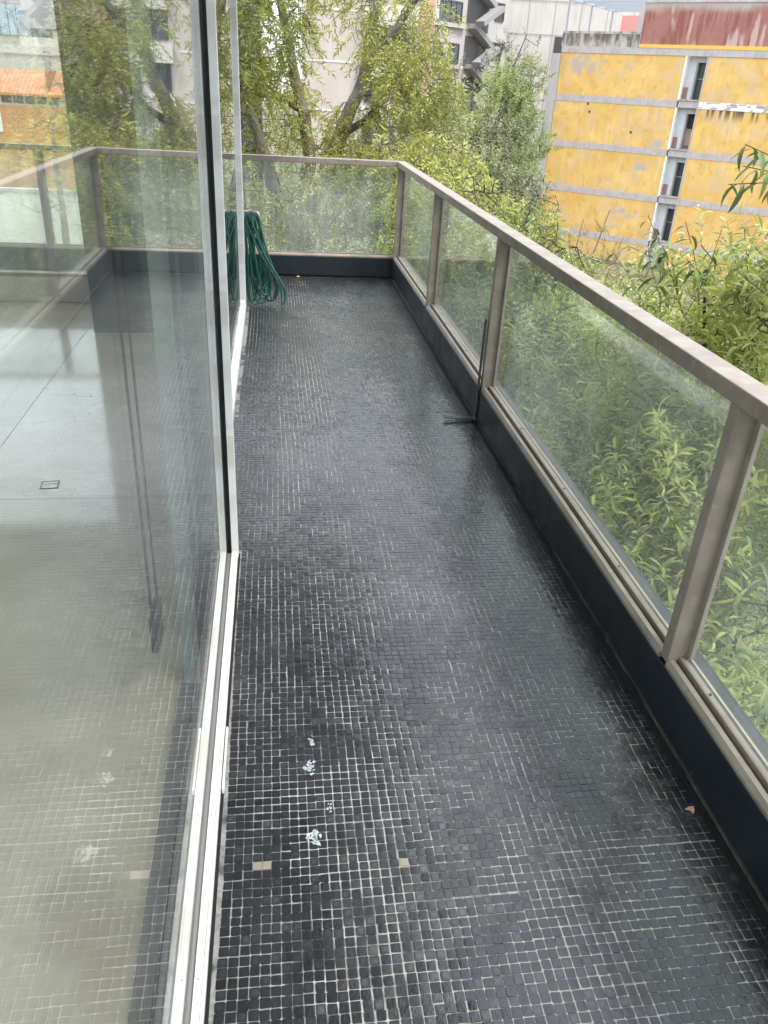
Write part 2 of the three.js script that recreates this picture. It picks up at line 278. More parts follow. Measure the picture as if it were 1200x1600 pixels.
// ------------------------------------------------------------------ the room behind the glass and the building round it
const concTex = colorTex(1024, 1024, [3.1, 3.1], (x, y) => {
  const n = fbm(x * 1.3, y * 3.2, 201, 6), f = fbm(x * 24, y * 24, 207, 3), s = smooth(0.62, 0.78, fbm(x * 3, y * 3, 211, 5));
  let c = mix3([0.44, 0.39, 0.285], [0.62, 0.57, 0.44], clamp(n * 1.3 - 0.15 + 0.25 * (f - 0.5)));
  c = mix3(c, [0.30, 0.25, 0.19], 0.45 * s);
  const cr = Math.abs(fbm(x * 1.9, y * 1.9, 217, 5) - 0.5);
  return mix3(c, [0.12, 0.10, 0.08], 0.7 * smooth(0.0035, 0.0006, cr) * smooth(0.45, 0.6, fbm(x * 1.5, y * 1.5, 219, 2)));
});
const concrete = phys([1, 1, 1], 1, { ior: 1.75, map: concTex, roughnessMap: dataTex(512, 512, [2.3, 2.3], (x, y) => 0.13 + 0.16 * fbm(x * 4, y * 4, 221, 5)), clearcoat: 1.0, clearcoatRoughness: 0.07 });
const SLAB = 0.8;
const inner = structGroup('interior_floor');
obj('subfloor', [box(-7, -0.24, -0.3, -0.006, -6.3, 3)], M.darkJoint, inner);
{
  const xs = [-0.236, -1.305, -3.75, -7], zs = [3, -0.62, -3.07, -6.36];
  for (let i = 0; i < 3; i++) for (let j = 0; j < 3; j++) obj('concrete_slab', [box(xs[i + 1] + 0.0016, xs[i] - 0.0016, -0.0058, 0, zs[j + 1] + 0.0016, zs[j] - 0.0016)], concrete, inner);
}
const plaster = std([0.62, 0.61, 0.58], 0.9), dark = std([0.055, 0.06, 0.058], 0.75, { map: colorTex(256, 256, [1.7, 1.7], (x, y) => { const n = 0.7 + 0.6 * fbm(x * 4, y * 4, 231, 5); return [n, n, n]; }) });
struct('balcony_ceiling', [box(-0.169, SLAB, 2.68, 2.86, -7.0, 3.2)], std([0.38, 0.37, 0.36], 0.85));
struct('interior_ceiling', [box(-2.2, -0.171, 2.62, 2.86, -6.36, 3.2), box(-7, -2.201, 2.62, 2.86, -6.36, -3.2)], plaster);

struct('interior_column', [box(-1.245, -0.36, 0, 2.62, -6.29, -5.55)], dark);
struct('building_wall', [box(-0.24, -0.17, 2.62, 7.5, -6.45, 3.2), box(-7, -0.241, 2.861, 3.6, -6.45, -6.3), box(-0.24, -0.17, -9, -0.325, ZE, 3.2)], std([0.55, 0.53, 0.5], 0.8));
const win = thing('end_window', 'wide window on a low beige sill at the far end of the room', 'window');
{
  obj('head', [rbox(-7, -0.3, 2.0, 2.615, -6.46, -6.36, 0.004)], M.bronze, win);
  obj('sill', [rbox(-7, -0.3, 0, 0.19, -6.46, -6.36, 0.004)], std([0.40, 0.37, 0.32], 0.6), win);
  obj('sill', [rbox(-7, -0.3, 0.1905, 0.215, -6.44, -6.37, 0.003)], M.bronze, win);
  for (const x of [-3.4, -5.4]) obj('mullion', [rbox(x - 0.03, x + 0.03, 0.216, 1.998, -6.44, -6.38, 0.003)], M.bronze, win);
  for (const [a, b] of [[-3.368, -1.25], [-5.368, -3.432], [-7, -5.432]]) obj('glass_pane', [box(a, b, 0.216, 1.998, -6.416, -6.408)], M.glass, win);
  obj('end_panel', [box(-1.249, -0.29, 0.216, 1.998, -6.45, -6.37)], dark, win);
}
{
  const s = thing('added_rooflight', 'added unseen roof glazing that brightens the near half of the room', 'added_rooflight');  // out of view, added to bring more daylight into the room
  for (const x of [-6.9, -5.4, -3.9, -2.26]) obj('glazing_bar', [rbox(x - 0.03, x + 0.03, 2.68, 2.76, -3.19, 3.1, 0.003)], M.bronze, s);
  obj('glass_pane', [box(-7, -2.21, 2.715, 2.725, -3.19, 3.1)], M.glass, s);
}
{
  const s = thing('added_rear_window', 'added unseen window wall behind the viewer that brightens the room', 'window');  // added behind the camera so more daylight reaches the indoor floor
  for (const x of [-6.9, -4.6, -2.3, -0.35]) obj('mullion', [rbox(x - 0.03, x + 0.03, 0, 2.6, 3.02, 3.08, 0.003)], M.bronze, s);
  obj('glass_pane', [box(-7, -0.3, 0, 2.6, 3.046, 3.054)], M.glass, s);
}
const west = thing('added_side_window', 'added unseen window wall on the far left that brightens the room', 'window');  // not visible; added as a further opening for daylight
{
  for (const z of [-5, -2.5, 0, 2.5]) obj('mullion', [rbox(-7.08, -7.02, 0, 2.6, z - 0.03, z + 0.03, 0.003)], M.bronze, west);
  obj('glass_pane', [box(-7.054, -7.046, 0, 2.6, -6.36, 3)], M.glass, west);
}
{
  const f = thing('floor_outlet', 'small square metal floor box set flush in the concrete floor', 'floor box', [-0.985, 0, -3.2], 0.12); f.scale.set(0.66, 1, 0.66);
  obj('frame', [box(-0.056, 0.056, 0.0004, 0.0024, -0.056, -0.05), box(-0.056, 0.056, 0.0004, 0.0024, 0.05, 0.056), box(-0.056, -0.05, 0.0004, 0.0024, -0.0499, 0.0499), box(0.05, 0.056, 0.0004, 0.0024, -0.0499, 0.0499)], std([0.05, 0.05, 0.05], 0.5), f);
  obj('lid', [box(-0.046, 0.046, 0.0004, 0.0018, -0.046, 0.046)], concrete, f);
  obj('lid_slot', [box(-0.044, 0.044, 0.002, 0.0026, -0.012, -0.009)], M.gasket, f);
}
{
  const c = thing('blind_chain', 'looped black bead chain of a roller blind with a dark weight, behind the glass', 'blind chain', [-0.34, 0, -1.82]);
  const m = std([0.008, 0.009, 0.009], 0.5), top = 2.5;
  for (const dz of [0.055, -0.045]) {
    const g = [new THREE.CylinderGeometry(0.0008, 0.0008, top - 0.31, 5).translate(0, (top + 0.31) / 2, 0)], bead = new THREE.SphereGeometry(0.0042, 6, 5);
    const a = V(0, 0.31, dz * 0.6), b = V(0, top, dz * 1.3);
    for (let y = 0; y <= 1; y += 0.0068 / (top - 0.31)) g.push(bead.clone().translate(0, 0.31 + y * (top - 0.31), 0));
    const s = obj('chain', [mergeGeometries(g.map((q) => uvm(q)))], m, c); s.position.z = dz; 
  }
  const w = new RoundedBoxGeometry(0.02, 0.12, 0.12, 4, 0.009); w.scale(1, 1, 1); w.translate(0, 0.26, 0.005);
  obj('weight', [uvm(w)], std([0.008, 0.010, 0.011], 0.5), c);
}

// ------------------------------------------------------------------ hose, tap, litter on the floor
{
  const t = thing('wall_tap', 'chrome garden tap on the wall end above the green hose', 'tap', [-0.25, 0.70, -6.43]);
  const ch = std([0.42, 0.40, 0.36], 0.3, { metalness: 0.9 });
  obj('body', [cyl(0.011, 0.10, 0.05, 0.0, 0, 'x'), cyl(0.016, 0.03, 0.075, 0, 0, 'x'), cyl(0.022, 0.006, 0.003, 0, 0, 'x', 18)], ch, t);
  obj('spout', [tube([[0.09, 0, 0], [0.115, -0.002, 0.002], [0.13, -0.02, 0.003], [0.134, -0.045, 0.003]], 0.0105, 16)], ch, t);
  obj('coupling', [cyl(0.0145, 0.028, 0.134, -0.058, 0.003, 'y', 14)], std([0.5, 0.36, 0.14], 0.3, { metalness: 0.85 }), t);
  obj('handle', [cyl(0.006, 0.03, 0.078, 0.028, 0, 'y'), rbox(0.05, 0.112, 0.042, 0.05, -0.007, 0.007, 0.003)], ch, t);
  obj('pipe', [box(-0.03, 0.0, -0.66, 0.1, -0.03, 0.05)], M.white, t);
}
{
  const hose = thing('garden_hose', 'green garden hose coiled in long loops over the tap', 'hose');
  const hm = std([0.006, 0.082, 0.058], 0.32, { map: colorTex(64, 256, [0.2, 0.8], (x, y) => { const n = 0.75 + 0.5 * fbm(x * 40, y * 25, 241, 3); return [n, n, n]; }) });
  // each loop: bottom x, bottom y, half width, z offset, lean of the belly
  const L = [[-0.19, 0.03, 0.050, 0.04, -0.01], [-0.165, 0.018, 0.065, 0.075, 0], [-0.12, 0.022, 0.085, 0.055, 0], [-0.10, 0.05, 0.075, 0.02, 0.02], [-0.14, 0.10, 0.055, 0.0, 0], [-0.08, 0.085, 0.06, 0.06, 0.03], [-0.05, 0.03, 0.07, 0.01, 0.03], [-0.11, 0.14, 0.05, -0.03, 0], [-0.02, 0.045, 0.05, 0.035, 0.02], [-0.15, 0.2, 0.05, 0.05, 0], [0.055, 0.014, 0.022, 0.085, 0.01]];
  const pts = [];
  L.forEach(([bx, by, hw, dz, ln], i) => {
    hw *= 0.72;
    const z = -6.44 + dz, tx = -0.215 + (i % 5) * 0.017, ty = 0.684 + (i % 3) * 0.008, mid = (tx + bx) / 2;
    pts.push(V(tx, ty, z - dz * 0.55), V(tx + 0.028, ty - 0.03, z - dz * 0.5));
    pts.push(V(tx * 0.6 + bx * 0.4 + hw * 0.55 + ln, ty * 0.58 + by * 0.42, z - dz * 0.2 + 0.012 * gauss()));
    pts.push(V(bx + hw, by + 0.12, z + 0.01 * gauss()));
    pts.push(V(bx + hw * 0.62, by + 0.025, z), V(bx, by, z + 0.008), V(bx - hw * 0.62, by + 0.025, z));
    pts.push(V(bx - hw, by + 0.13, z - 0.01 * rnd()));
    pts.push(V(tx * 0.62 + bx * 0.38 - hw * 0.6, ty * 0.6 + by * 0.4, z - dz * 0.2 + 0.012 * gauss()));
    pts.push(V(tx - 0.022, ty - 0.04, z - dz * 0.5));
  });
  for (const p of pts) if (p.x < -0.226) p.x = -0.226 + 0.004 * rnd();
  obj('coil', [tube(pts, 0.0076, 1500, 8)], hm, hose);
  obj('tail', [tube([[-0.116, 0.63, -6.427], [-0.114, 0.5, -6.42], [-0.075, 0.36, -6.40], [-0.06, 0.2, -6.39], [-0.13, 0.12, -6.38], [-0.15, 0.3, -6.40], [-0.18, 0.58, -6.42], [-0.19, 0.675, -6.44]], 0.0076, 120, 8)], hm, hose);
}
function litter(name, label, category, x, z, turn, rgb, len, wid, curl, group) {
  const g = leafGeo(len, wid, curl, 5), o = obj(name, [g], std(rgb, 0.7, { side: THREE.DoubleSide })); o.position.set(x, 0.006, z); o.rotation.set(-Math.PI / 2 + 0.15, 0, turn, 'YXZ'); return tag(o, label, category, group);
}
function leafGeo(len, wid, droop, seg = 4, fold = 0.22) {                   // a lance-shaped leaf along +y, bending towards -z
  const p = [], ix = [], uv = []; let ang = 0, y = 0, z = 0;
  for (let i = 0; i <= seg; i++) {
    const t = i / seg, w = i === 0 || i === seg ? 0 : wid * 0.5 * Math.pow(Math.sin(Math.PI * Math.pow(t, 0.8)), 0.85);
    if (i) { ang += droop / seg; y += Math.cos(ang) * len / seg; z -= Math.sin(ang) * len / seg; }
    const f = w * fold;
    p.push(-w, y, z + f, 0, y, z - f * 0.4, w, y, z + f); uv.push(0, t, 0.5, t, 1, t);
    if (i) { const a = (i - 1) * 3, b = i * 3; ix.push(a, a + 1, b + 1, a, b + 1, b, a + 1, a + 2, b + 2, a + 1, b + 2, b + 1); }
  }
  const g = new THREE.BufferGeometry(); g.setAttribute('position', new THREE.Float32BufferAttribute(p, 3)); g.setAttribute('uv', new THREE.Float32BufferAttribute(uv, 2)); g.setIndex(ix); g.computeVertexNormals(); return g;
}
litter('fallen_leaf', 'small yellow fallen leaf at the foot of the far kerb', 'leaf', 0.213, -7.44, 0.6, [0.5, 0.42, 0.08], 0.07, 0.045, 0.5);
litter('fallen_leaf', 'dry pink-brown fallen leaf at the foot of the right kerb', 'leaf', 1.055, -1.30, 2.2, [0.42, 0.28, 0.2], 0.06, 0.022, 0.9);
{
  const wm = std([0.36, 0.40, 0.43], 0.8);
  const splash = (label, x, z, n, s, sx) => {
    const g = [];
    for (let i = 0; i < n; i++) {
      const k = 4 + Math.floor(rnd() * 4), r = s * rr(0.12, 0.45) * (rnd() < 0.3 ? 1.5 : 1), pts = []; 
      for (let j = 0; j < k; j++) { const a = (j / k) * 6.283 + rr(-0.3, 0.3), q = r * rr(0.4, 1.2); pts.push(new THREE.Vector2(Math.cos(a) * q * 0.7, Math.sin(a) * q)); }
      const e = new THREE.ExtrudeGeometry(new THREE.Shape(pts), { depth: 0.0006, bevelEnabled: false }); e.rotateX(-Math.PI / 2); e.rotateY(rr(0, 3)); e.translate(gauss() * s * sx, 0.0007, gauss() * s * 1.3); g.push(uvm(e));
    }
    const o = obj('paint_splash', g, wm); o.position.set(x, 0, z); return tag(o, label, 'stain');
  };
  splash('upper small white paint splash on the dark tiles', 0.082, -1.60, 14, 0.016, 0.5);
  splash('middle white paint splash on the dark tiles, widest of the three', 0.071, -1.515, 26, 0.018, 0.8);
  splash('lowest white paint splash on the dark tiles, nearest the camera', 0.075, -1.285, 26, 0.018, 0.7);
  splash('faint line of white paint flecks beside the splashes', 0.115, -1.37, 12, 0.012, 0.5);
}

// ------------------------------------------------------------------ foliage and trees
const barkMat = (rgb) => new THREE.MeshStandardMaterial({ map: colorTex(256, 256, [0.6, 1.2], (x, y) => { const n = fbm(x * 14, y * 5, 301, 5), f = fbm(x * 60, y * 30, 303, 3); return mix3(rgb.map((c) => c * 0.5), rgb.map((c) => c * 1.35), clamp(n * 1.3 - 0.2 + 0.5 * (f - 0.5))); }), roughness: 0.95, bumpMap: dataTex(256, 256, [0.5, 1.0], (x, y) => fbm(x * 24, y * 8, 307, 4)), bumpScale: 0.02 });
const bark = barkMat([0.22, 0.195, 0.165]), barkDark = barkMat([0.09, 0.075, 0.06]), barkDry = barkMat([0.24, 0.17, 0.14]);
const leafMat = new THREE.MeshPhysicalMaterial({ vertexColors: true, color: 0xffffff, roughness: 0.8, transmission: 0.5, thickness: 0, side: THREE.DoubleSide });
function spray(o) {                                                        // a leafy twig along +y; o: len, n, leaf, width, droop, spread, seg
  const gs = [], tint = (g, c) => { const n = g.attributes.position.count, a = new Float32Array(n * 3); for (let i = 0; i < n; i++) a.set(c, i * 3); g.setAttribute('color', new THREE.BufferAttribute(a, 3)); return g; };
  const tw = new THREE.CylinderGeometry(0.0009, 0.0022, o.len, 3, 1, true); tw.translate(0, o.len / 2, 0); gs.push(tint(tw.toNonIndexed(), [0.75, 0.5, 0.55]));
  for (let i = 0; i < o.n; i++) {
    const t = (i + 0.6) / o.n, L = o.leaf * rr(0.65, 1.15) * (1 - 0.3 * t * t), g = leafGeo(L, o.width * rr(0.75, 1.2), o.droop * rr(0.3, 1.5), o.seg ?? 3);
    g.rotateY(rr(-0.6, 0.6)); g.rotateX(-(o.spread * rr(0.6, 1.25) * (1.1 - 0.55 * t))); g.rotateY(i * 2.4 + rr(-0.5, 0.5)); g.translate(0, o.len * t, 0);
    const k = rr(0.75, 1.25), y = rnd() < 0.12 ? 1.3 : 1; gs.push(tint(g.toNonIndexed(), [k * y, k * (0.9 + 0.12 * y), k]));
  }
  return mergeGeometries(gs.map((g) => { const q = g.clone(); return q; }));
}
const hangA = [0, 1, 2].map(() => spray({ len: 0.34, n: 20, leaf: 0.10, width: 0.019, droop: 0.9, spread: 0.75 }));
const erectA = [0, 1, 2, 3].map(() => spray({ len: 0.24, n: 13, leaf: 0.12, width: 0.0185, droop: 1.2, spread: 1.15, seg: 4 }));
const farA = [0, 1].map(() => spray({ len: 0.7, n: 22, leaf: 0.2, width: 0.055, droop: 0.7, spread: 1.0, seg: 2 }));
function treeMesh(nodes, kids, from, to, rmin, rmax, base) {
  const p = [], nrm = [], ix = [], uv = [];
  for (let i = 0; i < nodes.length; i++) {
    const a = nodes[i]; if (a.par < 0) continue; const b = nodes[a.par], r1 = a.r, r0 = Math.min(b.r, a.limb === b.limb ? b.r : a.r * 1.25), rm = r1;
    if (rm < rmin || rm >= rmax) continue;
    const k = r0 > 0.03 ? 9 : r0 > 0.008 ? 5 : 3, d = V(a.x - b.x, a.y - b.y, a.z - b.z), len = d.length(); if (len < 1e-5) continue; d.divideScalar(len);
    const s = Math.abs(d.y) > 0.9 ? V(1, 0, 0) : V(0, 1, 0), u = s.clone().cross(d).normalize(), v = d.clone().cross(u), o = p.length / 3;
    for (let e = 0; e < 2; e++) for (let j = 0; j <= k; j++) {
      const t = (j / k) * 6.28318, q = e ? a : b, r = e ? r1 : r0, c = Math.cos(t), w = Math.sin(t), nx = u.x * c + v.x * w, ny = u.y * c + v.y * w, nz = u.z * c + v.z * w, e2 = e ? r * 0.15 : -r * 0.15;
      p.push(q.x + nx * r + d.x * e2 - base.x, q.y + ny * r + d.y * e2 - base.y, q.z + nz * r + d.z * e2 - base.z); nrm.push(nx, ny, nz); uv.push((j / k) * Math.max(0.1, 6.28 * r0), q.y * 1.0);
    }
    for (let j = 0; j < k; j++) { const A = o + j, B = o + k + 1 + j; ix.push(A, A + 1, B, A + 1, B + 1, B); }
  }
  if (!ix.length) return null;
  const g = new THREE.BufferGeometry(); g.setAttribute('position', new THREE.Float32BufferAttribute(p, 3)); g.setAttribute('normal', new THREE.Float32BufferAttribute(nrm, 3)); g.setAttribute('uv', new THREE.Float32BufferAttribute(uv, 2)); g.setIndex(ix); return g;
}
function growTree(o) {
  seed = o.seed;
  const nodes = [];
  o.limbs.forEach((pl, li) => {
    const cv = new THREE.CatmullRomCurve3(pl.map((q) => V(q[0], q[1], q[2])), false, 'centripetal'), n = Math.max(3, Math.ceil(cv.getLength() / o.step));
    let par = -1;
    if (li) { let best = 1e9; nodes.forEach((q, i) => { const d = (q.x - pl[0][0]) ** 2 + (q.y - pl[0][1]) ** 2 + (q.z - pl[0][2]) ** 2; if (d < best) { best = d; par = i; } }); }
    for (let i = 0; i <= n; i++) {
      const t = i / n, q = cv.getPoint(t), f = t * (pl.length - 1), a = Math.min(pl.length - 2, Math.floor(f)), r = pl[a][3] + (pl[a + 1][3] - pl[a][3]) * (f - a);
      nodes.push({ x: q.x + r * 0.12 * gauss(), y: q.y, z: q.z + r * 0.12 * gauss(), r: r * (1 + 0.06 * gauss()), fix: true, par, limb: li }); par = nodes.length - 1;
    }
  });
  const nl = nodes.length, targets = [];
  for (const [cx, cy, cz, R, w] of o.blobs) {
    const n = Math.round(o.density * w * R * R);
    for (let i = 0; i < n; i++) {
      let x, y, z; do { x = rr(-1, 1); y = rr(-1, 1); z = rr(-1, 1); } while (x * x + y * y + z * z > 1);
      const k = Math.pow(x * x + y * y + z * z, -0.15), q = V(cx + x * R * k * 1.08, cy + y * R * k * (o.flat ?? 1), cz + z * R * k * 1.08);
      if (o.clip && !o.clip(q)) continue;
      if (fbm(q.x * o.gap + 31, q.y * o.gap + q.z * o.gap * 0.7 + 17, o.seed % 97, 2) < (o.holes ?? 0.36)) continue;
      targets.push(q);
    }
  }
  const dist = (q) => { let b = 1e9; for (let i = 0; i < nl; i++) { const d = (nodes[i].x - q.x) ** 2 + (nodes[i].y - q.y) ** 2 + (nodes[i].z - q.z) ** 2; if (d < b) b = d; } return b; };
  targets.forEach((q) => { q.d = dist(q); }); targets.sort((a, b) => a.d - b.d);
  const spots = [];
  for (const q of targets) {
    let best = 1e9, bi = 0;
    for (let i = 0; i < nodes.length; i++) { const m = nodes[i], d = (m.x - q.x) ** 2 + (m.y - q.y) ** 2 * 1.1 + (m.z - q.z) ** 2 + (m.y > q.y && !o.hang ? 0.02 : 0); if (d < best) { best = d; bi = i; } }
    const m = nodes[bi], len = Math.sqrt(best), k = Math.max(1, Math.ceil(len / (o.step * 1.1))); let par = bi;
    const jx = gauss() * len * 0.16, jy = (o.hang ? 0.16 : -0.1) * len, jz = gauss() * len * 0.16;
    for (let i = 1; i <= k; i++) { const t = i / k, b = 4 * t * (1 - t); nodes.push({ x: m.x + (q.x - m.x) * t + jx * b + (i < k ? 0.02 * gauss() : 0), y: m.y + (q.y - m.y) * t + jy * b, z: m.z + (q.z - m.z) * t + jz * b + (i < k ? 0.02 * gauss() : 0), r: 0, fix: false, par, limb: -1 }); par = nodes.length - 1; }
    const pn = nodes[nodes[par].par]; spots.push([q, V(q.x - pn.x, q.y - pn.y, q.z - pn.z).normalize()]);
    if (k > 1 && rnd() < 0.5) { const e = nodes[nodes.length - 2]; spots.push([V(e.x, e.y, e.z), V(gauss(), gauss(), gauss()).normalize()]); }
  }
  const area = new Float32Array(nodes.length);
  for (let i = nodes.length - 1; i >= 0; i--) { if (!nodes[i].fix) { const a = Math.max(area[i], o.twig ** 2); nodes[i].r = Math.min(Math.sqrt(a), o.maxTwig ?? 0.03); if (nodes[i].par >= 0) area[nodes[i].par] += a * 0.8; } }
  const base = V(o.limbs[0][0][0], o.limbs[0][0][1], o.limbs[0][0][2]);
  const t = thing(o.name, o.label, 'tree', [base.x, base.y, base.z], 0, o.group);
  const fixedOnly = nodes.map((n) => n), trunk = treeMesh(fixedOnly, null, 0, 0, o.trunkMin ?? 0.05, 9, base), br = treeMesh(fixedOnly, null, 0, 0, 0, o.trunkMin ?? 0.05, base);
  if (trunk) obj('trunk', trunk, o.bark, t);
  if (br) obj('branches', br, o.barkThin ?? o.bark, t).userData.kind = 'stuff';
  const per = o.sprays.map(() => []); spots.forEach((s, i) => per[Math.floor(rnd() * per.length)].push(s));
  const m4 = new THREE.Matrix4(), q = new THREE.Quaternion(), up = V(0, 1, 0), c = new THREE.Color();
  per.forEach((list, vi) => {
    if (!list.length) return;
    const im = new THREE.InstancedMesh(o.sprays[vi], leafMat, list.length); im.name = 'crown'; im.userData.kind = 'stuff'; im.castShadow = im.receiveShadow = true;
    list.forEach(([pos, dir], i) => {
      const d = o.hang ? V(dir.x * 0.6 + 0.5 * gauss(), -0.75 + 0.55 * gauss() + dir.y * 0.2, dir.z * 0.6 + 0.5 * gauss()) : V(dir.x * 0.5 + 0.55 * gauss(), 0.65 + 0.5 * gauss() + dir.y * 0.3, dir.z * 0.5 + 0.55 * gauss());
      q.setFromUnitVectors(up, d.normalize()).multiply(new THREE.Quaternion().setFromAxisAngle(up, rnd() * 6.28));
      const s = o.size * rr(0.75, 1.25); m4.compose(V(pos.x - base.x, pos.y - base.y, pos.z - base.z), q, V(s, s, s)); im.setMatrixAt(i, m4);
      const n = fbm(pos.x * o.tone + 5, pos.y * o.tone + pos.z * o.tone, 401 + (o.seed % 31), 3), h = clamp((n - 0.3) * 2.2 + 0.25 * gauss()), col = mix3(o.cols[0], o.cols[1], h); c.setRGB(...col); im.setColorAt(i, c);
    });
    t.add(im);
  });
  return t;
}
const outside = (q) => q.x > RX + 0.24 || q.z < ZE - 0.3;

growTree({
  name: 'willow_tree', label: 'large drooping tree with two forked grey trunks beyond the end railing', seed: 501, bark, barkThin: barkDark, step: 0.22, twig: 0.0042, maxTwig: 0.032, hang: true, sprays: hangA, size: 1.0, density: 60, gap: 1.5, holes: 0.40, tone: 0.9,
  cols: [[0.21, 0.25, 0.05], [0.48, 0.50, 0.115]], clip: outside,
  limbs: [[[0.44, -9, -12, 0.36], [0.35, -6, -12, 0.33], [0.29, -3.07, -12, 0.30], [0.23, -1.13, -12, 0.28], [0.37, -0.57, -11.99, 0.22], [0.46, 0.39, -11.99, 0.11], [0.48, 0.72, -11.99, 0.095], [0.39, 1.25, -11.99, 0.08], [0.30, 1.57, -12, 0.07], [0.23, 1.94, -12, 0.06], [0.12, 2.43, -12, 0.055], [0.05, 3.0, -12, 0.035]],
    [[0.37, -0.57, -11.99, 0.22], [0.65, 0.21, -12.18, 0.125], [0.83, 0.71, -12.27, 0.11], [1.07, 1.27, -12.35, 0.095], [1.27, 1.72, -12.44, 0.085], [1.32, 2.23, -12.43, 0.07], [1.43, 2.61, -12.42, 0.065], [1.67, 3.04, -12.39, 0.045]],
    [[0.23, -0.94, -12, 0.2], [0.09, -0.37, -11.8, 0.13], [-0.01, 0.32, -11.7, 0.1], [-0.23, 1.03, -11.5, 0.06], [-0.45, 1.6, -11.49, 0.04]],
    [[1.27, 1.72, -12.44, 0.06], [1.57, 2.16, -12.2, 0.055], [1.79, 2.53, -12.07, 0.05], [1.94, 2.87, -11.84, 0.05]],
    [[0.96, 0.97, -12.26, 0.055], [1.32, 1.24, -11.93, 0.045], [1.56, 1.64, -11.9, 0.035], [1.93, 1.95, -11.64, 0.025]],
    [[0.39, 1.25, -11.99, 0.05], [0.0, 1.42, -12.0, 0.045], [-0.4, 1.35, -11.9, 0.03], [-0.7, 1.1, -11.8, 0.02]],
    [[0.83, 0.71, -12.27, 0.05], [1.2, 0.75, -11.6, 0.04], [1.6, 0.5, -11.2, 0.03], [1.9, 0.2, -10.9, 0.02]]],
  blobs: [[0.5, 0.2, -11.3, 0.4, 8], [-0.20, 2.04, -11.5, 0.66, 10], [-0.06, 1.4, -12, 0.69, 9], [-0.29, 0.25, -11.5, 0.66, 10], [0.81, 2.74, -12.47, 0.55, 5], [1.65, 2.31, -11.87, 0.6, 8], [1.85, 1.67, -11.3, 0.5, 9], [1.84, 1.27, -11.86, 0.59, 8], [1.2, 1.0, -12.2, 0.5, 10], [0.9, 0.75, -11.8, 0.35, 9], [1.14, 0.15, -11.44, 0.75, 12], [1.75, 0.32, -10.86, 0.72, 11], [0.39, -0.29, -12.49, 0.61, 6], [1.9, 0.65, -10.3, 0.55, 12], [1.41, 0.61, -10.91, 0.54, 8], [-0.84, 0.98, -11.97, 0.69, 9], [-1.19, 1.85, -11.94, 0.78, 9], [-0.75, 2.71, -11.98, 0.88, 9], [0.29, 2.8, -12, 0.6, 5], [1.53, 1.87, -12.41, 0.41, 3], [1.07, -0.51, -10.6, 0.51, 9], [0.43, -0.56, -10.99, 0.4, 4], [-0.4, -0.5, -10.6, 0.55, 9], [1.6, -0.3, -10.2, 0.55, 9], [-1.2, 0.1, -11, 0.9, 9], [-1.3, -1.0, -10.5, 0.9, 8], [0.6, -1.6, -10.8, 1.0, 9], [1.9, -1.2, -10.5, 1.0, 9], [-1.9, 1.2, -11.6, 0.7, 7]],
});
growTree({
  name: 'leafy_tree', label: 'yellow-green feathery tree between the far railing corner and the yellow building', seed: 601, bark, barkThin: barkDark, step: 0.25, twig: 0.004, maxTwig: 0.03, hang: true, sprays: hangA, size: 0.95, density: 60, gap: 1.6, holes: 0.38, tone: 1.0,
  cols: [[0.21, 0.26, 0.05], [0.46, 0.50, 0.11]], clip: outside,
  limbs: [[[3.4, -9, -9.6, 0.22], [3.2, -5, -9.5, 0.18], [2.7, -2, -9.2, 0.12], [2.4, -0.4, -9.0, 0.06], [2.3, 0.4, -9.0, 0.03]], [[2.7, -2, -9.2, 0.08], [3.0, -0.8, -8.4, 0.05], [2.9, 0.1, -8.0, 0.025]], [[2.9, -2.6, -9.3, 0.07], [2.1, -1, -9.0, 0.05], [1.7, -0.2, -8.9, 0.025]]],
  blobs: [[1.95, 0.39, -9.3, 0.62, 10], [2.48, 0.35, -9.69, 0.4, 8], [2.48, 0.23, -8.65, 0.44, 8], [2.68, 0.52, -8.07, 0.26, 6], [2.94, -0.15, -7.97, 0.49, 8], [2.17, 0.11, -8.22, 0.49, 8], [1.55, -0.17, -8.86, 0.59, 10], [3.12, -0.42, -7.37, 0.39, 6], [2.1, -0.9, -8.9, 0.9, 11], [3.0, -1.1, -8.2, 0.9, 10], [1.6, -1.4, -9.6, 0.9, 9]],
});
growTree({
  name: 'olive_tree', label: 'muted olive green tree just left of the yellow building', seed: 701, bark: barkDark, step: 0.5, twig: 0.008, maxTwig: 0.05, hang: false, sprays: farA, size: 0.75, density: 34, gap: 0.8, holes: 0.36, tone: 0.5, trunkMin: 0.09,
  cols: [[0.13, 0.15, 0.05], [0.29, 0.31, 0.10]],
  limbs: [[[5.4, -9, -20.5, 0.3], [5.3, -5, -20.5, 0.25], [5.2, -2, -20.6, 0.16], [5.4, 0.2, -21, 0.05]], [[5.2, -3, -20.5, 0.14], [4.6, -1, -20, 0.08], [4.5, 0, -20, 0.03]], [[5.2, -2.6, -20.6, 0.14], [6.0, -1, -20.8, 0.08], [6.5, -0.2, -21, 0.03]]],
  blobs: [[5.35, -0.1, -21.26, 1.05, 9], [4.3, -0.6, -19.45, 0.9, 8], [5.5, -1.0, -19.21, 0.85, 8], [4.4, 0.1, -23.45, 1.0, 7], [5.8, -0.7, -20.99, 0.55, 6], [4.9, -2.4, -18.28, 1.5, 9], [6.2, -3.2, -18, 1.5, 8], [7.8, -4, -17, 1.5, 8]],
});
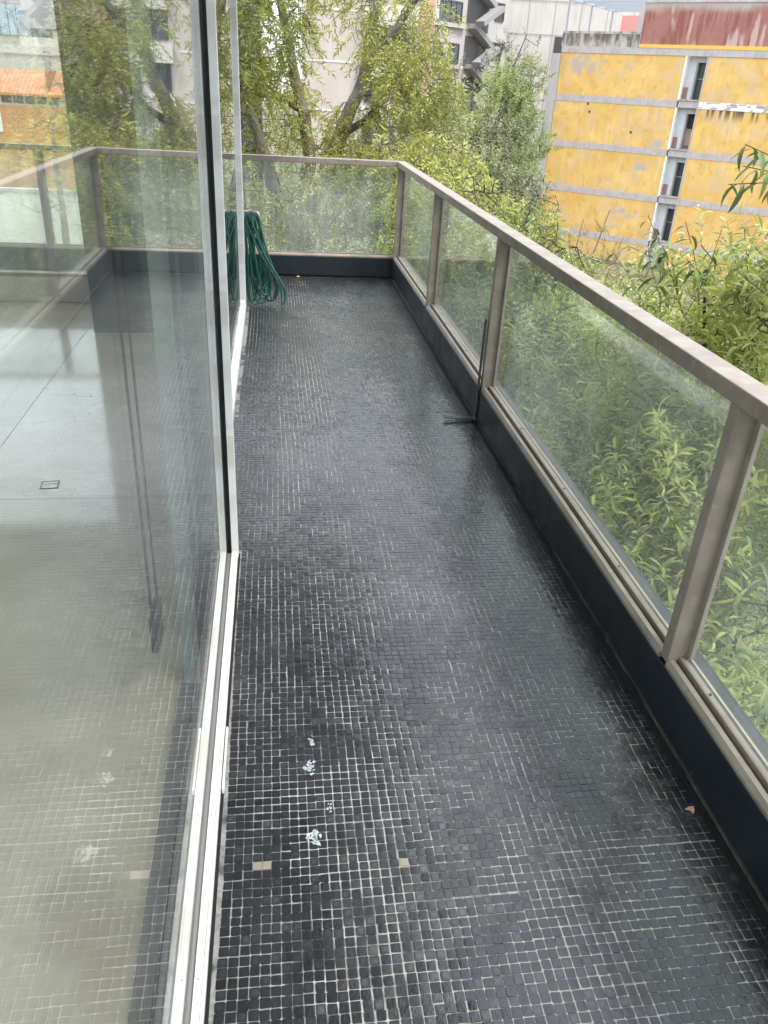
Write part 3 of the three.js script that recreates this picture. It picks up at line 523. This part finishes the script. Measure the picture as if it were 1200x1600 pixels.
growTree({
  name: 'green_tree', label: 'rounded mid green tree standing against the left edge of the yellow building', seed: 801, bark: barkDark, step: 0.7, twig: 0.011, maxTwig: 0.07, hang: false, sprays: farA, size: 0.75, density: 30, gap: 0.5, holes: 0.33, tone: 0.35, trunkMin: 0.1,
  cols: [[0.15, 0.20, 0.05], [0.33, 0.39, 0.09]],
  limbs: [[[9, -9, -36, 0.35], [9, -4, -36, 0.28], [9.1, -1, -36, 0.18], [9.6, 1.5, -36.4, 0.06]], [[9, -2.5, -36, 0.16], [8, -0.4, -36, 0.1], [7.6, 0.8, -36.8, 0.04]], [[9.05, -2, -36, 0.15], [9.9, -0.5, -35.6, 0.08], [10.2, 0.5, -35.5, 0.03]]],
  blobs: [[10.2, 1.5, -36.55, 1.25, 9], [9.4, 0.6, -35.73, 1.5, 10], [10.4, -0.1, -35.38, 1.1, 8], [9.0, 1.3, -37.83, 0.9, 6], [7.4, 0.2, -36.5, 1.3, 8], [8.9, -1.8, -34.62, 1.9, 9], [7, -2, -35, 1.7, 8], [8.2, -4.4, -33, 2.6, 7]],
});
growTree({
  name: 'grey_tree', label: 'sparse grey-green tree in front of the outside stairs of the pale apartment block', seed: 901, bark: barkDark, step: 0.8, twig: 0.013, maxTwig: 0.08, hang: false, sprays: farA, size: 0.75, density: 6, gap: 0.5, holes: 0.42, tone: 0.3, trunkMin: 0.1,
  cols: [[0.13, 0.15, 0.075], [0.24, 0.26, 0.14]],
  limbs: [[[10.6, -9, -44, 0.35], [10.6, -4, -44, 0.28], [10.7, 0, -44, 0.16], [11.4, 3.6, -44.5, 0.05]], [[10.6, -1.5, -44, 0.14], [10, 1, -44, 0.08], [10, 2.6, -43.8, 0.03]], [[10.7, 0, -44, 0.1], [12, 2.8, -44.2, 0.05], [12.5, 4.2, -44.3, 0.02]]],
  blobs: [[11.0, 3.0, -44.53, 1.3, 7], [9.9, 2.0, -43.75, 1.2, 7], [9.6, 0.4, -43.85, 1.5, 7], [9.32, -0.06, -43, 1.44, 5], [12.2, 3.5, -44.29, 0.9, 4], [10, -2.5, -43, 2.2, 6]],
});
growTree({
  name: 'yellow_tree', label: 'small yellow-leaved tree by the orange house, seen through the room', seed: 1001, bark: barkDry, step: 0.6, twig: 0.011, maxTwig: 0.05, hang: false, sprays: farA, size: 0.7, density: 6, gap: 0.6, holes: 0.4, tone: 0.4, trunkMin: 0.08,
  cols: [[0.35, 0.30, 0.07], [0.55, 0.46, 0.12]],
  limbs: [[[-9.4, -9, -38.6, 0.22], [-9.4, -4, -38.7, 0.15], [-9.4, -1, -38.9, 0.07], [-9.2, 0.3, -39.6, 0.03]]],
  blobs: [[-9.42, -0.48, -38.88, 0.98, 8], [-9.17, 0.23, -39.96, 0.84, 6], [-9.39, -1.4, -37.85, 1.1, 8], [-9.6, -3, -38, 1.5, 6]],
});
growTree({
  name: 'bare_shrub', label: 'nearly leafless reddish shrub in front of the yellow wall', seed: 1101, bark: barkDry, step: 0.12, twig: 0.0035, maxTwig: 0.012, hang: false, sprays: hangA, size: 0.35, density: 40, gap: 1.5, holes: 0.3, tone: 1, trunkMin: 0.03, cols: [[0.2, 0.14, 0.06], [0.28, 0.24, 0.06]],
  limbs: [[[4.3, -9, -11.1, 0.06], [4.3, -4, -11.1, 0.05], [4.35, -1.2, -11.1, 0.025], [4.5, -0.3, -11.1, 0.012], [4.62, 0.25, -11.1, 0.006]], [[4.35, -1.2, -11.1, 0.018], [4.25, -0.5, -11.2, 0.01], [4.3, 0.1, -11.2, 0.005]], [[4.35, -1.2, -11.1, 0.016], [4.7, -0.6, -11, 0.008], [4.85, -0.1, -11, 0.004]]],
  blobs: [[4.5, -0.25, -11.1, 0.4, 7], [4.3, -0.7, -11.1, 0.35, 6], [4.75, -0.6, -11.1, 0.3, 5]],
});
const nearTree = growTree({
  name: 'broadleaf_tree', label: 'nearest tree with long lance-shaped leaves right beside and below the glass railing', seed: 1201, bark, barkThin: barkDark, step: 0.16, twig: 0.0026, maxTwig: 0.02, hang: false, sprays: erectA, size: 0.8, density: 118, gap: 2.2, holes: 0.34, tone: 1.1, trunkMin: 0.04,
  cols: [[0.20, 0.25, 0.055], [0.45, 0.49, 0.115]], clip: outside,
  limbs: [[[4.6, -9, -4.2, 0.24], [4.4, -6, -4.2, 0.2], [3.9, -3.4, -4.2, 0.15], [3.2, -1.9, -4.1, 0.09], [2.6, -0.9, -4.0, 0.04], [2.3, 0.2, -3.8, 0.015], [2.05, 0.8, -3.6, 0.007]],
    [[3.9, -3.4, -4.2, 0.11], [3.1, -2.2, -2.8, 0.06], [2.2, -1.0, -2.2, 0.03], [1.75, -0.2, -2.0, 0.012]], [[3.9, -3.4, -4.2, 0.12], [3.3, -2.3, -6, 0.07], [2.8, -1.4, -7.4, 0.04], [2.3, -0.7, -8.8, 0.02]], [[3.2, -1.9, -4.1, 0.05], [2.7, -0.9, -5.2, 0.025], [2.4, -0.5, -6, 0.012]], [[2.6, -0.9, -4.0, 0.03], [2.5, 0.1, -3.3, 0.015], [2.2, 0.8, -3.2, 0.007]]],
  blobs: [[1.96, 0.84, -3.8, 0.22, 4], [2.04, 0.95, -3.45, 0.24, 4], [2.08, 0.98, -3.15, 0.24, 4], [2.27, 0.5, -4, 0.3, 8], [2.23, 0.7, -3.56, 0.24, 7], [2.32, 0.2, -4.65, 0.3, 8], [2.15, 0.64, -3.15, 0.32, 8], [2.23, 0.15, -3.56, 0.46, 11], [2.51, -0.54, -6.1, 0.7, 12], [2.18, -0.58, -4.27, 0.59, 12], [2.41, -0.8, -7.63, 0.85, 12], [2.06, -0.29, -3.07, 0.51, 12], [1.75, -0.22, -2.05, 0.33, 11], [1.66, -0.61, -1.87, 0.3, 10], [2.2, -0.68, -9.24, 0.78, 10], [1.88, -0.75, -3.19, 0.48, 11], [2.16, -0.98, -5.17, 0.69, 11], [2.4, -0.24, -3.92, 0.56, 10], [2.14, 0.12, -2.89, 0.44, 10], [2.65, -0.4, -5.16, 0.66, 10], [3.1, -1.7, -5.7, 1.5, 7], [3.2, -1.7, -8.9, 1.7, 7], [3, -1.6, -4, 1.3, 7], [2.4, -1.8, -2.7, 0.9, 8], [1.9, -1.5, -1.5, 0.6, 9]],
});
// the sprigs that stand out one by one over the handrail and close behind the glass: leaf by leaf
{
  seed = 77;
  const lg = [0, 1, 2, 3, 4].map((i) => leafGeo(0.085 + 0.012 * i, 0.0155 + 0.0016 * i, 0.35 + 0.3 * i, 5));
  const cols = [[0.13, 0.19, 0.04], [0.19, 0.25, 0.05], [0.27, 0.32, 0.07], [0.11, 0.165, 0.055]];
  const lm = cols.map((c) => phys(c, 0.62, { transmission: 0.4, thickness: 0, side: THREE.DoubleSide }));
  const base = nearTree.position, tw = [], up = V(0, 1, 0);
  let count = 0;
  const sprig = (a, b, n, size = 1) => {
    const A = V(...a), B = V(...b), mid = A.clone().lerp(B, 0.5).add(V(gauss() * 0.02, 0.015, gauss() * 0.02)), cv = new THREE.CatmullRomCurve3([A, mid, B]);
    tw.push(uvm(new THREE.TubeGeometry(cv, 6, 0.0017, 5).translate(-base.x, -base.y, -base.z)));
    for (let i = 0; i < n && count < 298; i++) {
      const t = 0.22 + 0.78 * (i + 0.7) / n, p = cv.getPoint(Math.min(1, t)), d = cv.getTangent(Math.min(1, t)), az = i * 2.4 + rr(-0.4, 0.4);
      const side = V(Math.cos(az), 0, Math.sin(az)), dir = d.multiplyScalar(0.55 * t).addScaledVector(side, 0.9).add(V(0, -0.28 + 0.35 * gauss(), 0)).normalize();
      const o = new THREE.Mesh(lg[Math.floor(rnd() * 5)], lm[Math.floor(rnd() * 4)]); o.name = 'leaf'; o.castShadow = o.receiveShadow = true;
      // leaf blade along dir with its upper side towards the sky
      const zax = V(0, 1, 0).addScaledVector(dir, -dir.y).normalize(), xax = dir.clone().cross(zax);
      o.quaternion.setFromRotationMatrix(new THREE.Matrix4().makeBasis(xax, dir, zax)).multiply(new THREE.Quaternion().setFromAxisAngle(up, 0.5 * gauss()));
      o.position.copy(p).sub(base); o.scale.setScalar(size * rr(0.8, 1.15) * (1 - 0.25 * t)); nearTree.add(o); count++;
    }
  };
  sprig([1.98, 0.78, -3.74], [1.74, 1.13, -3.72], 18); sprig([1.93, 0.85, -3.73], [1.70, 0.98, -3.8], 12); sprig([1.9, 0.9, -3.73], [1.78, 1.02, -3.6], 10);
  sprig([2.03, 0.70, -3.56], [1.89, 1.12, -3.64], 17); sprig([2.02, 0.8, -3.57], [2.04, 1.1, -3.57], 14); sprig([2.0, 0.85, -3.58], [1.86, 0.98, -3.50], 10);
  sprig([2.11, 0.75, -3.28], [2.01, 1.14, -3.34], 17); sprig([2.1, 0.8, -3.28], [2.14, 1.08, -3.2], 12); sprig([2.0, 0.68, -3.9], [1.9, 0.95, -4.0], 12); sprig([2.05, 0.6, -4.2], [1.86, 0.86, -4.35], 12);
  sprig([1.86, 1.35, -2.45], [1.62, 1.42, -2.80], 16, 1.05); sprig([1.78, 1.37, -2.55], [1.58, 1.49, -2.75], 15, 1.05); sprig([1.76, 1.37, -2.6], [1.64, 1.35, -2.9], 9);
  sprig([2.5, 0.4, -2.4], [1.86, 1.35, -2.45], 8);
  sprig([1.75, -0.35, -2.1], [1.5, 0.1, -1.95], 16); sprig([1.7, -0.3, -1.9], [1.42, 0.12, -1.62], 16); sprig([1.75, -0.6, -1.8], [1.42, -0.2, -1.55], 16); sprig([1.9, -0.1, -2.3], [1.6, 0.32, -2.2], 14); sprig([1.8, -0.4, -2.5], [1.5, -0.05, -2.45], 14); sprig([1.65, -0.7, -1.6], [1.4, -0.35, -1.35], 14); sprig([1.85, -0.2, -2.75], [1.55, 0.2, -2.7], 12);
  obj('twigs', tw, barkDry, nearTree).userData.kind = 'stuff';
}

// ------------------------------------------------------------------ buildings
const paneDark = std([0.05, 0.06, 0.065], 0.12), paneBlue = std([0.30, 0.42, 0.5], 0.1), frameDark = std([0.08, 0.08, 0.085], 0.5), blind = std([0.5, 0.5, 0.48], 0.7);
const wallTex = (a, b, s, sc = 1) => colorTex(512, 512, [9 * sc, 9 * sc], (x, y) => { const n = fbm(x / sc * 1.1, y / sc * 0.8, s, 6), st = fbm(x / sc * 7, y / sc * 0.7, s + 9, 4); return mix3(a, b, clamp(0.6 * n + 0.55 * st - 0.1)); });
const concWall = new THREE.MeshStandardMaterial({ map: wallTex([0.26, 0.24, 0.225], [0.52, 0.49, 0.46], 1301, 0.6), roughness: 0.9 });
{
  const b = thing('yellow_building', 'weathered yellow rendered building with grey concrete bands and a recessed stair slot', 'building', [20.348, 0, -62.533], -0.753);
  const yel = (s, u0, w, y0, h, mold, patch) => {
    const W = w > 10 ? 512 : 384, H = 160;
    return new THREE.MeshStandardMaterial({ roughness: 0.88, map: (() => { const t = colorTex(W, H, [w, h], (x, y) => {
      const n = fbm(x * 0.8, y * 0.9, s, 5), f = fbm(x * 3.2, y * 2.8, s + 5, 4), st = fbm(x * 6, y * 0.5, s + 11, 4);
      let c = mix3([0.62, 0.375, 0.095], [0.74, 0.49, 0.165], clamp(n * 1.5 - 0.25));
      c = mix3(c, [0.57, 0.32, 0.085], 0.55 * smooth(0.5, 0.75, f));
      c = mix3(c, [0.80, 0.62, 0.31], 0.4 * smooth(0.5, 0.8, st * 0.5 + 0.5 * fbm(x * 1.6, y * 1.4, s + 31, 4)));
      c = mix3(c, [0.52, 0.43, 0.30], 0.45 * smooth(0.5, 0.72, fbm(x * 1.3 + 7, y * 1.5, s + 41, 5)));
      const gx = (x - patch[0]) / patch[2], gy = (y - patch[1]) / patch[3], gr = Math.exp(-gx * gx - gy * gy);
      c = mix3(c, [0.44, 0.38, 0.32], smooth(0.36, 0.75, gr * 0.62 + (f - 0.5) * 0.95 + (n - 0.5) * 0.4));
      if (mold) c = mix3(c, [0.08, 0.07, 0.05], smooth(0.42, 0.62, st) * smooth(h - 0.85, h - 0.02, y) * 0.95);
      return mix3(c, [0.40, 0.33, 0.24], 0.5 * smooth(0.25, 0.0, y) * smooth(0.4, 0.6, fbm(x * 4, 3, s + 21, 3)));
    }); t.offset.set(-u0 / w, -y0 / h); return t; })() });
  };
  const D = -0.16;
  obj('core', [box(0, 8.9, -9, 4.75, -11, D), box(10.35, 24, -9, 4.75, -11, D), box(8.9, 10.35, -9, 4.75, -11, -1.0)], concWall, b);
  obj('corner_column', [box(-0.72, -0.004, -9, 4.29, -0.7, 0.12)], new THREE.MeshStandardMaterial({ map: wallTex([0.36, 0.34, 0.32], [0.50, 0.48, 0.45], 1311, 0.7), roughness: 0.9 }), b);
  const bandMat = new THREE.MeshStandardMaterial({ map: wallTex([0.30, 0.26, 0.245], [0.60, 0.55, 0.53], 1321, 0.35), roughness: 0.9 });
  const S = 3.0, patches = [[1.6, 1.9, 2.2, 0.9], [8, 0.4, 1.2, 0.5], [7.4, 1.7, 1.5, 0.4], [6.6, 1.6, 1.6, 0.5], [4, 1, 1, 0.5]];
  for (let k = 0; k < 5; k++) {
    const yt = 4.351 - S * k, yb = 1.763 - S * k;
    obj('wall_panel', [box(0.02, 8.88, yb, yt, D + 0.001, 0)], yel(1400 + k * 13, 0.02, 8.86, yb, yt - yb, false, patches[k]), b);
    obj('wall_panel', [box(10.38, 24, yb, yt, D + 0.001, 0)], yel(1500 + k * 13, 10.38, 13.62, yb, yt - yb, k === 1, [18, 0.5, 2, 0.6]), b);
    obj('floor_band', [box(0.0, 8.9, yb - 0.412, yb, D + 0.001, 0.03)], bandMat, b);
    const rb = obj('floor_band', [box(10.36, 24, yb - 0.412, yb, D + 0.001, 0.03)], k === 0 ? new THREE.MeshStandardMaterial({ roughness: 0.8, map: colorTex(512, 64, [13.7, 0.42], (x, y) => mix3([0.82, 0.82, 0.80], [0.25, 0.22, 0.19], Math.max(smooth(0.5, 0.62, fbm(x * 2.2, y * 6, 1601, 4)) * 0.8, smooth(0.12, 0.0, y) * smooth(0.35, 0.5, fbm(x * 5, 1, 1603, 3))))) }) : bandMat, b);
    if (k === 0) { rb.userData.label = 'peeling white painted band'; }
    obj('slot_jamb', [box(8.885, 8.985, yb, yt, -0.98, 0.05)], std([0.78, 0.77, 0.74], 0.7), b);
    obj('slot_jamb', [box(10.29, 10.375, yb - 0.41, yt, -0.98, 0.04)], bandMat, b);
    obj('spandrel', [box(8.99, 10.285, yb - 0.40, yb + 0.02, -0.95, 0.0)], bandMat, b);
    obj('sill', [box(8.985, 10.288, yb + 0.022, yb + 0.10, -0.4, 0.08)], concWall, b);
    obj('recess_wall', [box(8.99, 9.56, yb + 0.105, yt, -0.96, -0.42), box(9.565, 10.285, yt - 0.33, yt, -0.96, -0.45)], new THREE.MeshStandardMaterial({ map: wallTex([0.42, 0.43, 0.44], [0.60, 0.61, 0.62], 1331, 0.4), roughness: 0.85 }), b);
    obj('low_panel', [box(8.99, 9.3, yb + 0.105, yb + 0.8, -0.41, -0.36)], std([0.26, 0.14, 0.11], 0.85), b);
    const w = obj('window', [box(9.565, 9.62, yb + 0.105, yt - 0.335, -0.95, -0.5), box(9.621, 10.2, yb + 0.105 + 1.2, yb + 1.34, -0.8, -0.76)], std([0.45, 0.45, 0.44], 0.6), b);
    if (k === 1) { obj('pane', [box(9.621, 10.285, yb + 1.35, yt - 0.335, -0.88, -0.85)], std([0.012, 0.012, 0.012], 0.6), w); obj('board', [box(9.621, 10.285, yb + 0.3, yb + 1.3, -0.9, -0.86)], std([0.42, 0.31, 0.21], 0.8), w); }
    else obj('pane', [box(9.621, 10.285, yb + 0.105, yt - 0.335, -0.9, -0.86)], std([0.045, 0.055, 0.055], 0.3), w);
  }
  obj('floor_band', [box(0, 24, 4.353, 4.75, D + 0.001, 0.05)], bandMat, b);
  obj('yellow_strip', [box(5.62, 24, 4.752, 4.96, -0.3, 0.07)], std([0.72, 0.46, 0.09], 0.85), b);
  obj('parapet', [box(-0.08, 5.5, 4.752, 5.66, -0.3, 0.02)], new THREE.MeshStandardMaterial({ roughness: 0.95, map: colorTex(512, 128, [5.6, 0.92], (x, y) => { const st = fbm(x * 5, y * 0.9, 1701, 5), n = fbm(x * 3, y * 3, 1703, 5); return mix3([0.46, 0.42, 0.38], [0.13, 0.11, 0.085], clamp(smooth(0.4, 0.7, st * 0.6 + n * 0.2 + 0.25 * (y / 0.92)))); }) }), b);
  const redM = new THREE.MeshStandardMaterial({ roughness: 0.9, map: (() => { const t = colorTex(768, 192, [18.4, 2.4], (x, y) => {
    const st = fbm(x * 2.2, y * 0.45, 1711, 5), n = fbm(x * 1.1, y * 1.4, 1713, 5), d = fbm(x * 6, y * 0.6, 1719, 3);
    let c = mix3([0.29, 0.115, 0.09], [0.38, 0.185, 0.15], n); c = mix3(c, [0.47, 0.34, 0.29], smooth(0.55, 0.66, st + 0.07 * smooth(4, 14, x))); c = mix3(c, [0.24, 0.075, 0.06], 0.7 * smooth(0.56, 0.68, d) * (1 - smooth(0.55, 0.7, st)));
    return mix3(c, [0.42, 0.36, 0.32], smooth(1.7, 2.35, y + 0.6 * (n - 0.5))); }); t.offset.set(-5.6 / 18.4, -4.962 / 2.4); return t; })() });
  obj('roof_wall', [box(5.6, 24, 4.962, 7.30, -0.34, 0.0)], redM, b); obj('coping', [box(5.56, 24, 7.302, 7.42, -0.4, 0.05)], bandMat, b);
  obj('roof_wall', [box(5.2, 5.598, 4.78, 7.30, -0.34, -0.04)], bandMat, b);
  const pg = new THREE.Group(); pg.name = 'pergola'; b.add(pg);
  for (const [u, y0, y1, z] of [[0, 5.662, 8.4, -0.22], [0, 4.752, 7.498, -4.1], [0, 4.752, 7.498, -8.1], [2.7, 4.752, 7.498, -8.1], [5.3, 4.752, 7.498, -8.1]]) obj('pergola_post', [box(u, u + 0.11, y0, y1, z, z + 0.11)], std([0.30, 0.33, 0.37], 0.5), pg);
  obj('side_beam', [box(0.0, 0.12, 7.5, 7.68, -9, -0.1)], std([0.33, 0.37, 0.42], 0.5), pg);
  for (const z of [-0.2, -2.2, -4.2, -6.2, -8.1]) obj('cross_beam', [box(0.12, 8, 7.5, 7.66, z - 0.12, z)], std([0.36, 0.40, 0.45], 0.5), pg);
  obj('back_wall', [box(-0.1, 14, 4.752, 7.45, -10.6, -10.4)], std([0.66, 0.30, 0.27], 0.9), b);
  obj('red_column', [box(2.4, 2.8, 4.75, 8.5, -10.3, -10.0)], std([0.33, 0.05, 0.04], 0.8), b);
  for (const [u, y] of [[2.8, 0.75], [2.6, 1.25], [6.1, -0.35], [0.4, -0.9]]) obj('vent_hole', [cyl(0.09, 0.04, u, y, 0.0, 'z', 10)], std([0.1, 0.08, 0.06], 0.9), b);
}
function facade(o) {                                                        // windows in a grid, each with frame and panes
  const b = thing(o.name, o.label, 'building', o.pos, o.turn, o.group);
  obj('wall', [box(0, o.w, -10.5, o.h, -o.depth, 0)], o.wall, b);
  for (const f of o.extra ?? []) obj(f[0], [box(...f[1])], f[2], b);
  for (const [u0, u1, v0, v1, n, blindy] of o.windows) {
    const fr = obj('window', [box(u0, u1, v0, v0 + 0.09, -0.02, 0.09), box(u0, u1, v1 - 0.09, v1, -0.02, 0.09), ...Array.from({ length: n + 1 }, (_, i) => { const x = u0 + (u1 - u0) * i / n; return box(x - 0.045, x + 0.045, v0 + 0.091, v1 - 0.091, -0.018, 0.085); })], o.frame ?? frameDark, b);
    for (let i = 0; i < n; i++) { const a = u0 + (u1 - u0) * i / n + 0.046, c = u0 + (u1 - u0) * (i + 1) / n - 0.046; obj('pane', [box(a, c, v0 + 0.09, v1 - 0.09, 0.004, 0.03)], rnd() < (blindy ?? 0.3) ? blind : o.pane ?? paneDark, fr); }
  }
  return b;
}
seed = 4242;
const paleWall = new THREE.MeshStandardMaterial({ map: wallTex([0.37, 0.34, 0.32], [0.50, 0.465, 0.44], 1801), roughness: 0.85 });
const pinkWall = std([0.52, 0.31, 0.23], 0.85), whiteWall = std([0.55, 0.51, 0.475], 0.85);
{ // pink and white apartment block behind the two-trunk tree
  const w = [], ex = [];
  for (let k = -1; k < 6; k++) { const y = -0.9 + k * 2.9 - 2; for (const u of [4.2, 6.1]) w.push([u, u + 1.3, y + 0.5, y + 2.1, 2]); ex.push(['balcony', [4.0, 7.6, y - 0.75, y + 0.35, 0, 0.5], whiteWall]); ex.push(['wall_strip', [7.7, 8.5, y - 0.75, y + 2.1, 0, 0.06], pinkWall]); ex.push(['floor_line', [0.3, 3.6, y - 0.1, y, 0, 0.03], std([0.6, 0.58, 0.56], 0.9)]); }
  facade({ name: 'apartment_block', label: 'pink and white apartment block behind the forked drooping tree', pos: [1.9, 0, -60], turn: -0.12, w: 8.6, h: 16, depth: 12, wall: new THREE.MeshStandardMaterial({ map: wallTex([0.41, 0.355, 0.31], [0.54, 0.465, 0.41], 1811), roughness: 0.85 }), windows: w, extra: ex });
}
{ // pale block with outside stairs
  const w = [], ex = [];
  for (let k = -3; k < 4; k++) { const y = 0.55 + k * 3.0; w.push([1.2, 6.4, y, y + 1.55, 7, 0.35]); w.push([11.3, 12.6, y + 0.6, y + 2.0, 1]); ex.push(['sill_band', [0.8, 6.8, y - 0.35, y - 0.05, 0, 0.35], paleWall]); ex.push(['stair_opening', [7.2, 10.4, y - 0.4, y + 2.2, 0, 0.06], std([0.10, 0.10, 0.10], 0.9)]); }
  const b = facade({ name: 'stair_block', label: 'pale grey apartment block with zigzag outside stairs', pos: [11.0, 0, -72.5], turn: 0.72, w: 13.5, h: 15, depth: 10, wall: paleWall, windows: w, extra: ex });
  for (let k = -3; k < 4; k++) for (const s of [1, -1]) { const g = new THREE.BoxGeometry(3.1, 0.4, 0.9); g.rotateZ(s * 0.45); g.translate(8.8, 1.3 + k * 3.0 + (s > 0 ? 0 : 1.5), s > 0 ? 1.3 : 0.5); obj('stair_flight', [uvm(g)], std([0.27, 0.265, 0.26], 0.85), b); }
}
{ // tall blank concrete tower with a dark window box
  const ex = [], m = std([0.40, 0.38, 0.35], 0.9);
  for (let i = 0; i < 7; i++) ex.push(['panel_joint', [i * 2.6 + 0.6, i * 2.6 + 0.68, -10, 24, 0, 0.03], m]);
  for (let i = -2; i < 8; i++) ex.push(['panel_joint', [0, 19, i * 2.9 + 1.2, i * 2.9 + 1.27, 0.031, 0.05], m]);
  ex.push(['dark_window', [6.15, 8.4, 4.3, 6.9, 0, 0.08], std([0.05, 0.05, 0.055], 0.3)]);
  facade({ name: 'concrete_tower', label: 'tall blank beige concrete tower behind the yellow building', pos: [22.6, 0, -92], turn: -0.25, w: 40, h: 26, depth: 12, wall: new THREE.MeshStandardMaterial({ map: wallTex([0.46, 0.42, 0.37], [0.66, 0.62, 0.57], 1821, 1.2), roughness: 0.9 }), windows: [], extra: ex });
}
facade({ name: 'dark_tower', label: 'dark navy glass tower glimpsed beside the white window frame', pos: [-5.6, 0, -100], turn: 0, w: 4.3, h: 22, depth: 8, wall: std([0.035, 0.04, 0.06], 0.3), windows: Array.from({ length: 5 }, (_, k) => [0.3, 4, 3 + k * 3.4, 5.6 + k * 3.4, 3, 0]) });
// houses seen through the room
{
  const tileRed = new THREE.MeshStandardMaterial({ roughness: 0.85, map: colorTex(256, 256, [4, 4], (x, y) => { const r = 0.5 + 0.5 * Math.cos(x * 6.283 / 0.25), n = fbm(x * 2, y * 2, 1901, 5); return mix3([0.42, 0.13, 0.06], [0.68, 0.28, 0.15], clamp(0.4 * r + 0.8 * n - 0.15)); }) });
  const h = thing('red_roof_house', 'orange-brown house under a red tiled roof, seen through the room', 'house', [-17.6, 0, -57.2], 0.02);
  obj('wall', [box(-3, 8.2, -9, -0.65, -7, -0.3)], std([0.52, 0.25, 0.09], 0.85), h);
  obj('upper_wall', [box(-2.4, 7.6, -0.648, 0.05, -6.5, -0.6)], std([0.7, 0.68, 0.64], 0.85), h);
  const s = new THREE.Shape([[-0.2, -0.02], [-3.3, 1.25], [-7.2, -0.02], [-7.2, -0.16], [-3.3, 1.1], [-0.2, -0.16]].map((p) => new THREE.Vector2(...p)));
  const rg = new THREE.ExtrudeGeometry(s, { depth: 11.4, bevelEnabled: false }); rg.rotateY(-Math.PI / 2); rg.applyMatrix4(new THREE.Matrix4().makeScale(1, 1, 1)); rg.translate(8.4, 0.05, 0); 
  const p = rg.attributes.position; rg.computeVertexNormals();
  const roof = obj('roof', [uvm(rg)], tileRed, h);
  roof.geometry.computeBoundingBox(); 
  obj('hip', [box(3.6, 3.75, 0.2, 1.35, -3.3, -0.6)], std([0.3, 0.12, 0.07], 0.9), roof);
  for (const u of [0.8, 1.5, 2.2, 2.9, 3.6]) { const w = obj('window', [box(u, u + 0.6, -0.55, -0.1, -0.62, -0.56)], frameDark, h); obj('pane', [box(u + 0.06, u + 0.54, -0.5, -0.14, -0.558, -0.55)], paneDark, w); }
  const w2 = obj('window', [box(-1.4, 0.7, -2.2, -1.1, -0.32, -0.24)], std([0.75, 0.74, 0.72], 0.6), h); obj('pane', [box(-1.3, 0.6, -1.55, -1.2, -0.238, -0.23)], paneDark, w2);
  const c = thing('white_house', 'boxy white modern house behind the red roof', 'house', [-20.5, 0, -73]);
  obj('wall', [box(-1, 5.2, -9, 2.9, -7, 0)], whiteWall, c); obj('upper_block', [box(1.2, 3.3, 2.902, 3.5, -5, -0.4)], whiteWall, c); obj('low_wing', [box(-6, -1.002, -9, 1.6, -6, -0.5)], whiteWall, c);
  const d = obj('door', [box(2.9, 3.4, 0.5, 2.6, 0, 0.06)], std([0.3, 0.3, 0.3], 0.6), c);
  for (const u of [-5.4, -4.2, -3.0]) obj('window', [box(u, u + 0.8, 0.4, 1.2, -0.5, -0.44)], paneDark, c);
  obj('parapet_band', [box(-1.05, 5.25, 2.3, 2.42, 0.002, 0.1)], whiteWall, c);
  const st = thing('parapet_wall', 'low pale street wall below the red roof house', 'wall', [-18, 0, -44]);
  obj('wall', [box(0, 14, -9, -4.0, -0.3, 0)], std([0.66, 0.64, 0.58], 0.9), st); obj('coping', [box(-0.05, 14.05, -3.998, -3.85, -0.36, 0.06)], std([0.5, 0.48, 0.44], 0.9), st);
}
facade({ name: 'glass_office', label: 'pale office building with a blue glass storey at the upper left', pos: [-36, 0, -116], turn: 0.1, w: 7, h: 16, depth: 10, wall: paleWall, pane: paneBlue, windows: [[0.4, 6.4, 4.6, 8.0, 6, 0], [0.4, 6.4, -3, 2.0, 6, 0]], extra: [['crown_panel', [0.2, 6.8, 8.4, 15, 0, 0.15], std([0.52, 0.46, 0.44], 0.8)]] });
facade({ name: 'grey_block', label: 'grey concrete block with dark strip window left of the drooping tree', pos: [-22.6, 0, -88], turn: 0.05, w: 9, h: 11, depth: 9, wall: new THREE.MeshStandardMaterial({ map: wallTex([0.34, 0.33, 0.31], [0.48, 0.47, 0.45], 1841), roughness: 0.9 }), windows: [[0.6, 4.2, 2.9, 4.6, 4, 0.4], [0.6, 4.2, -0.4, 1.2, 4, 0.4], [5, 8.4, 2.9, 4.6, 4, 0.4]] });

renderer.render(scene, camera);
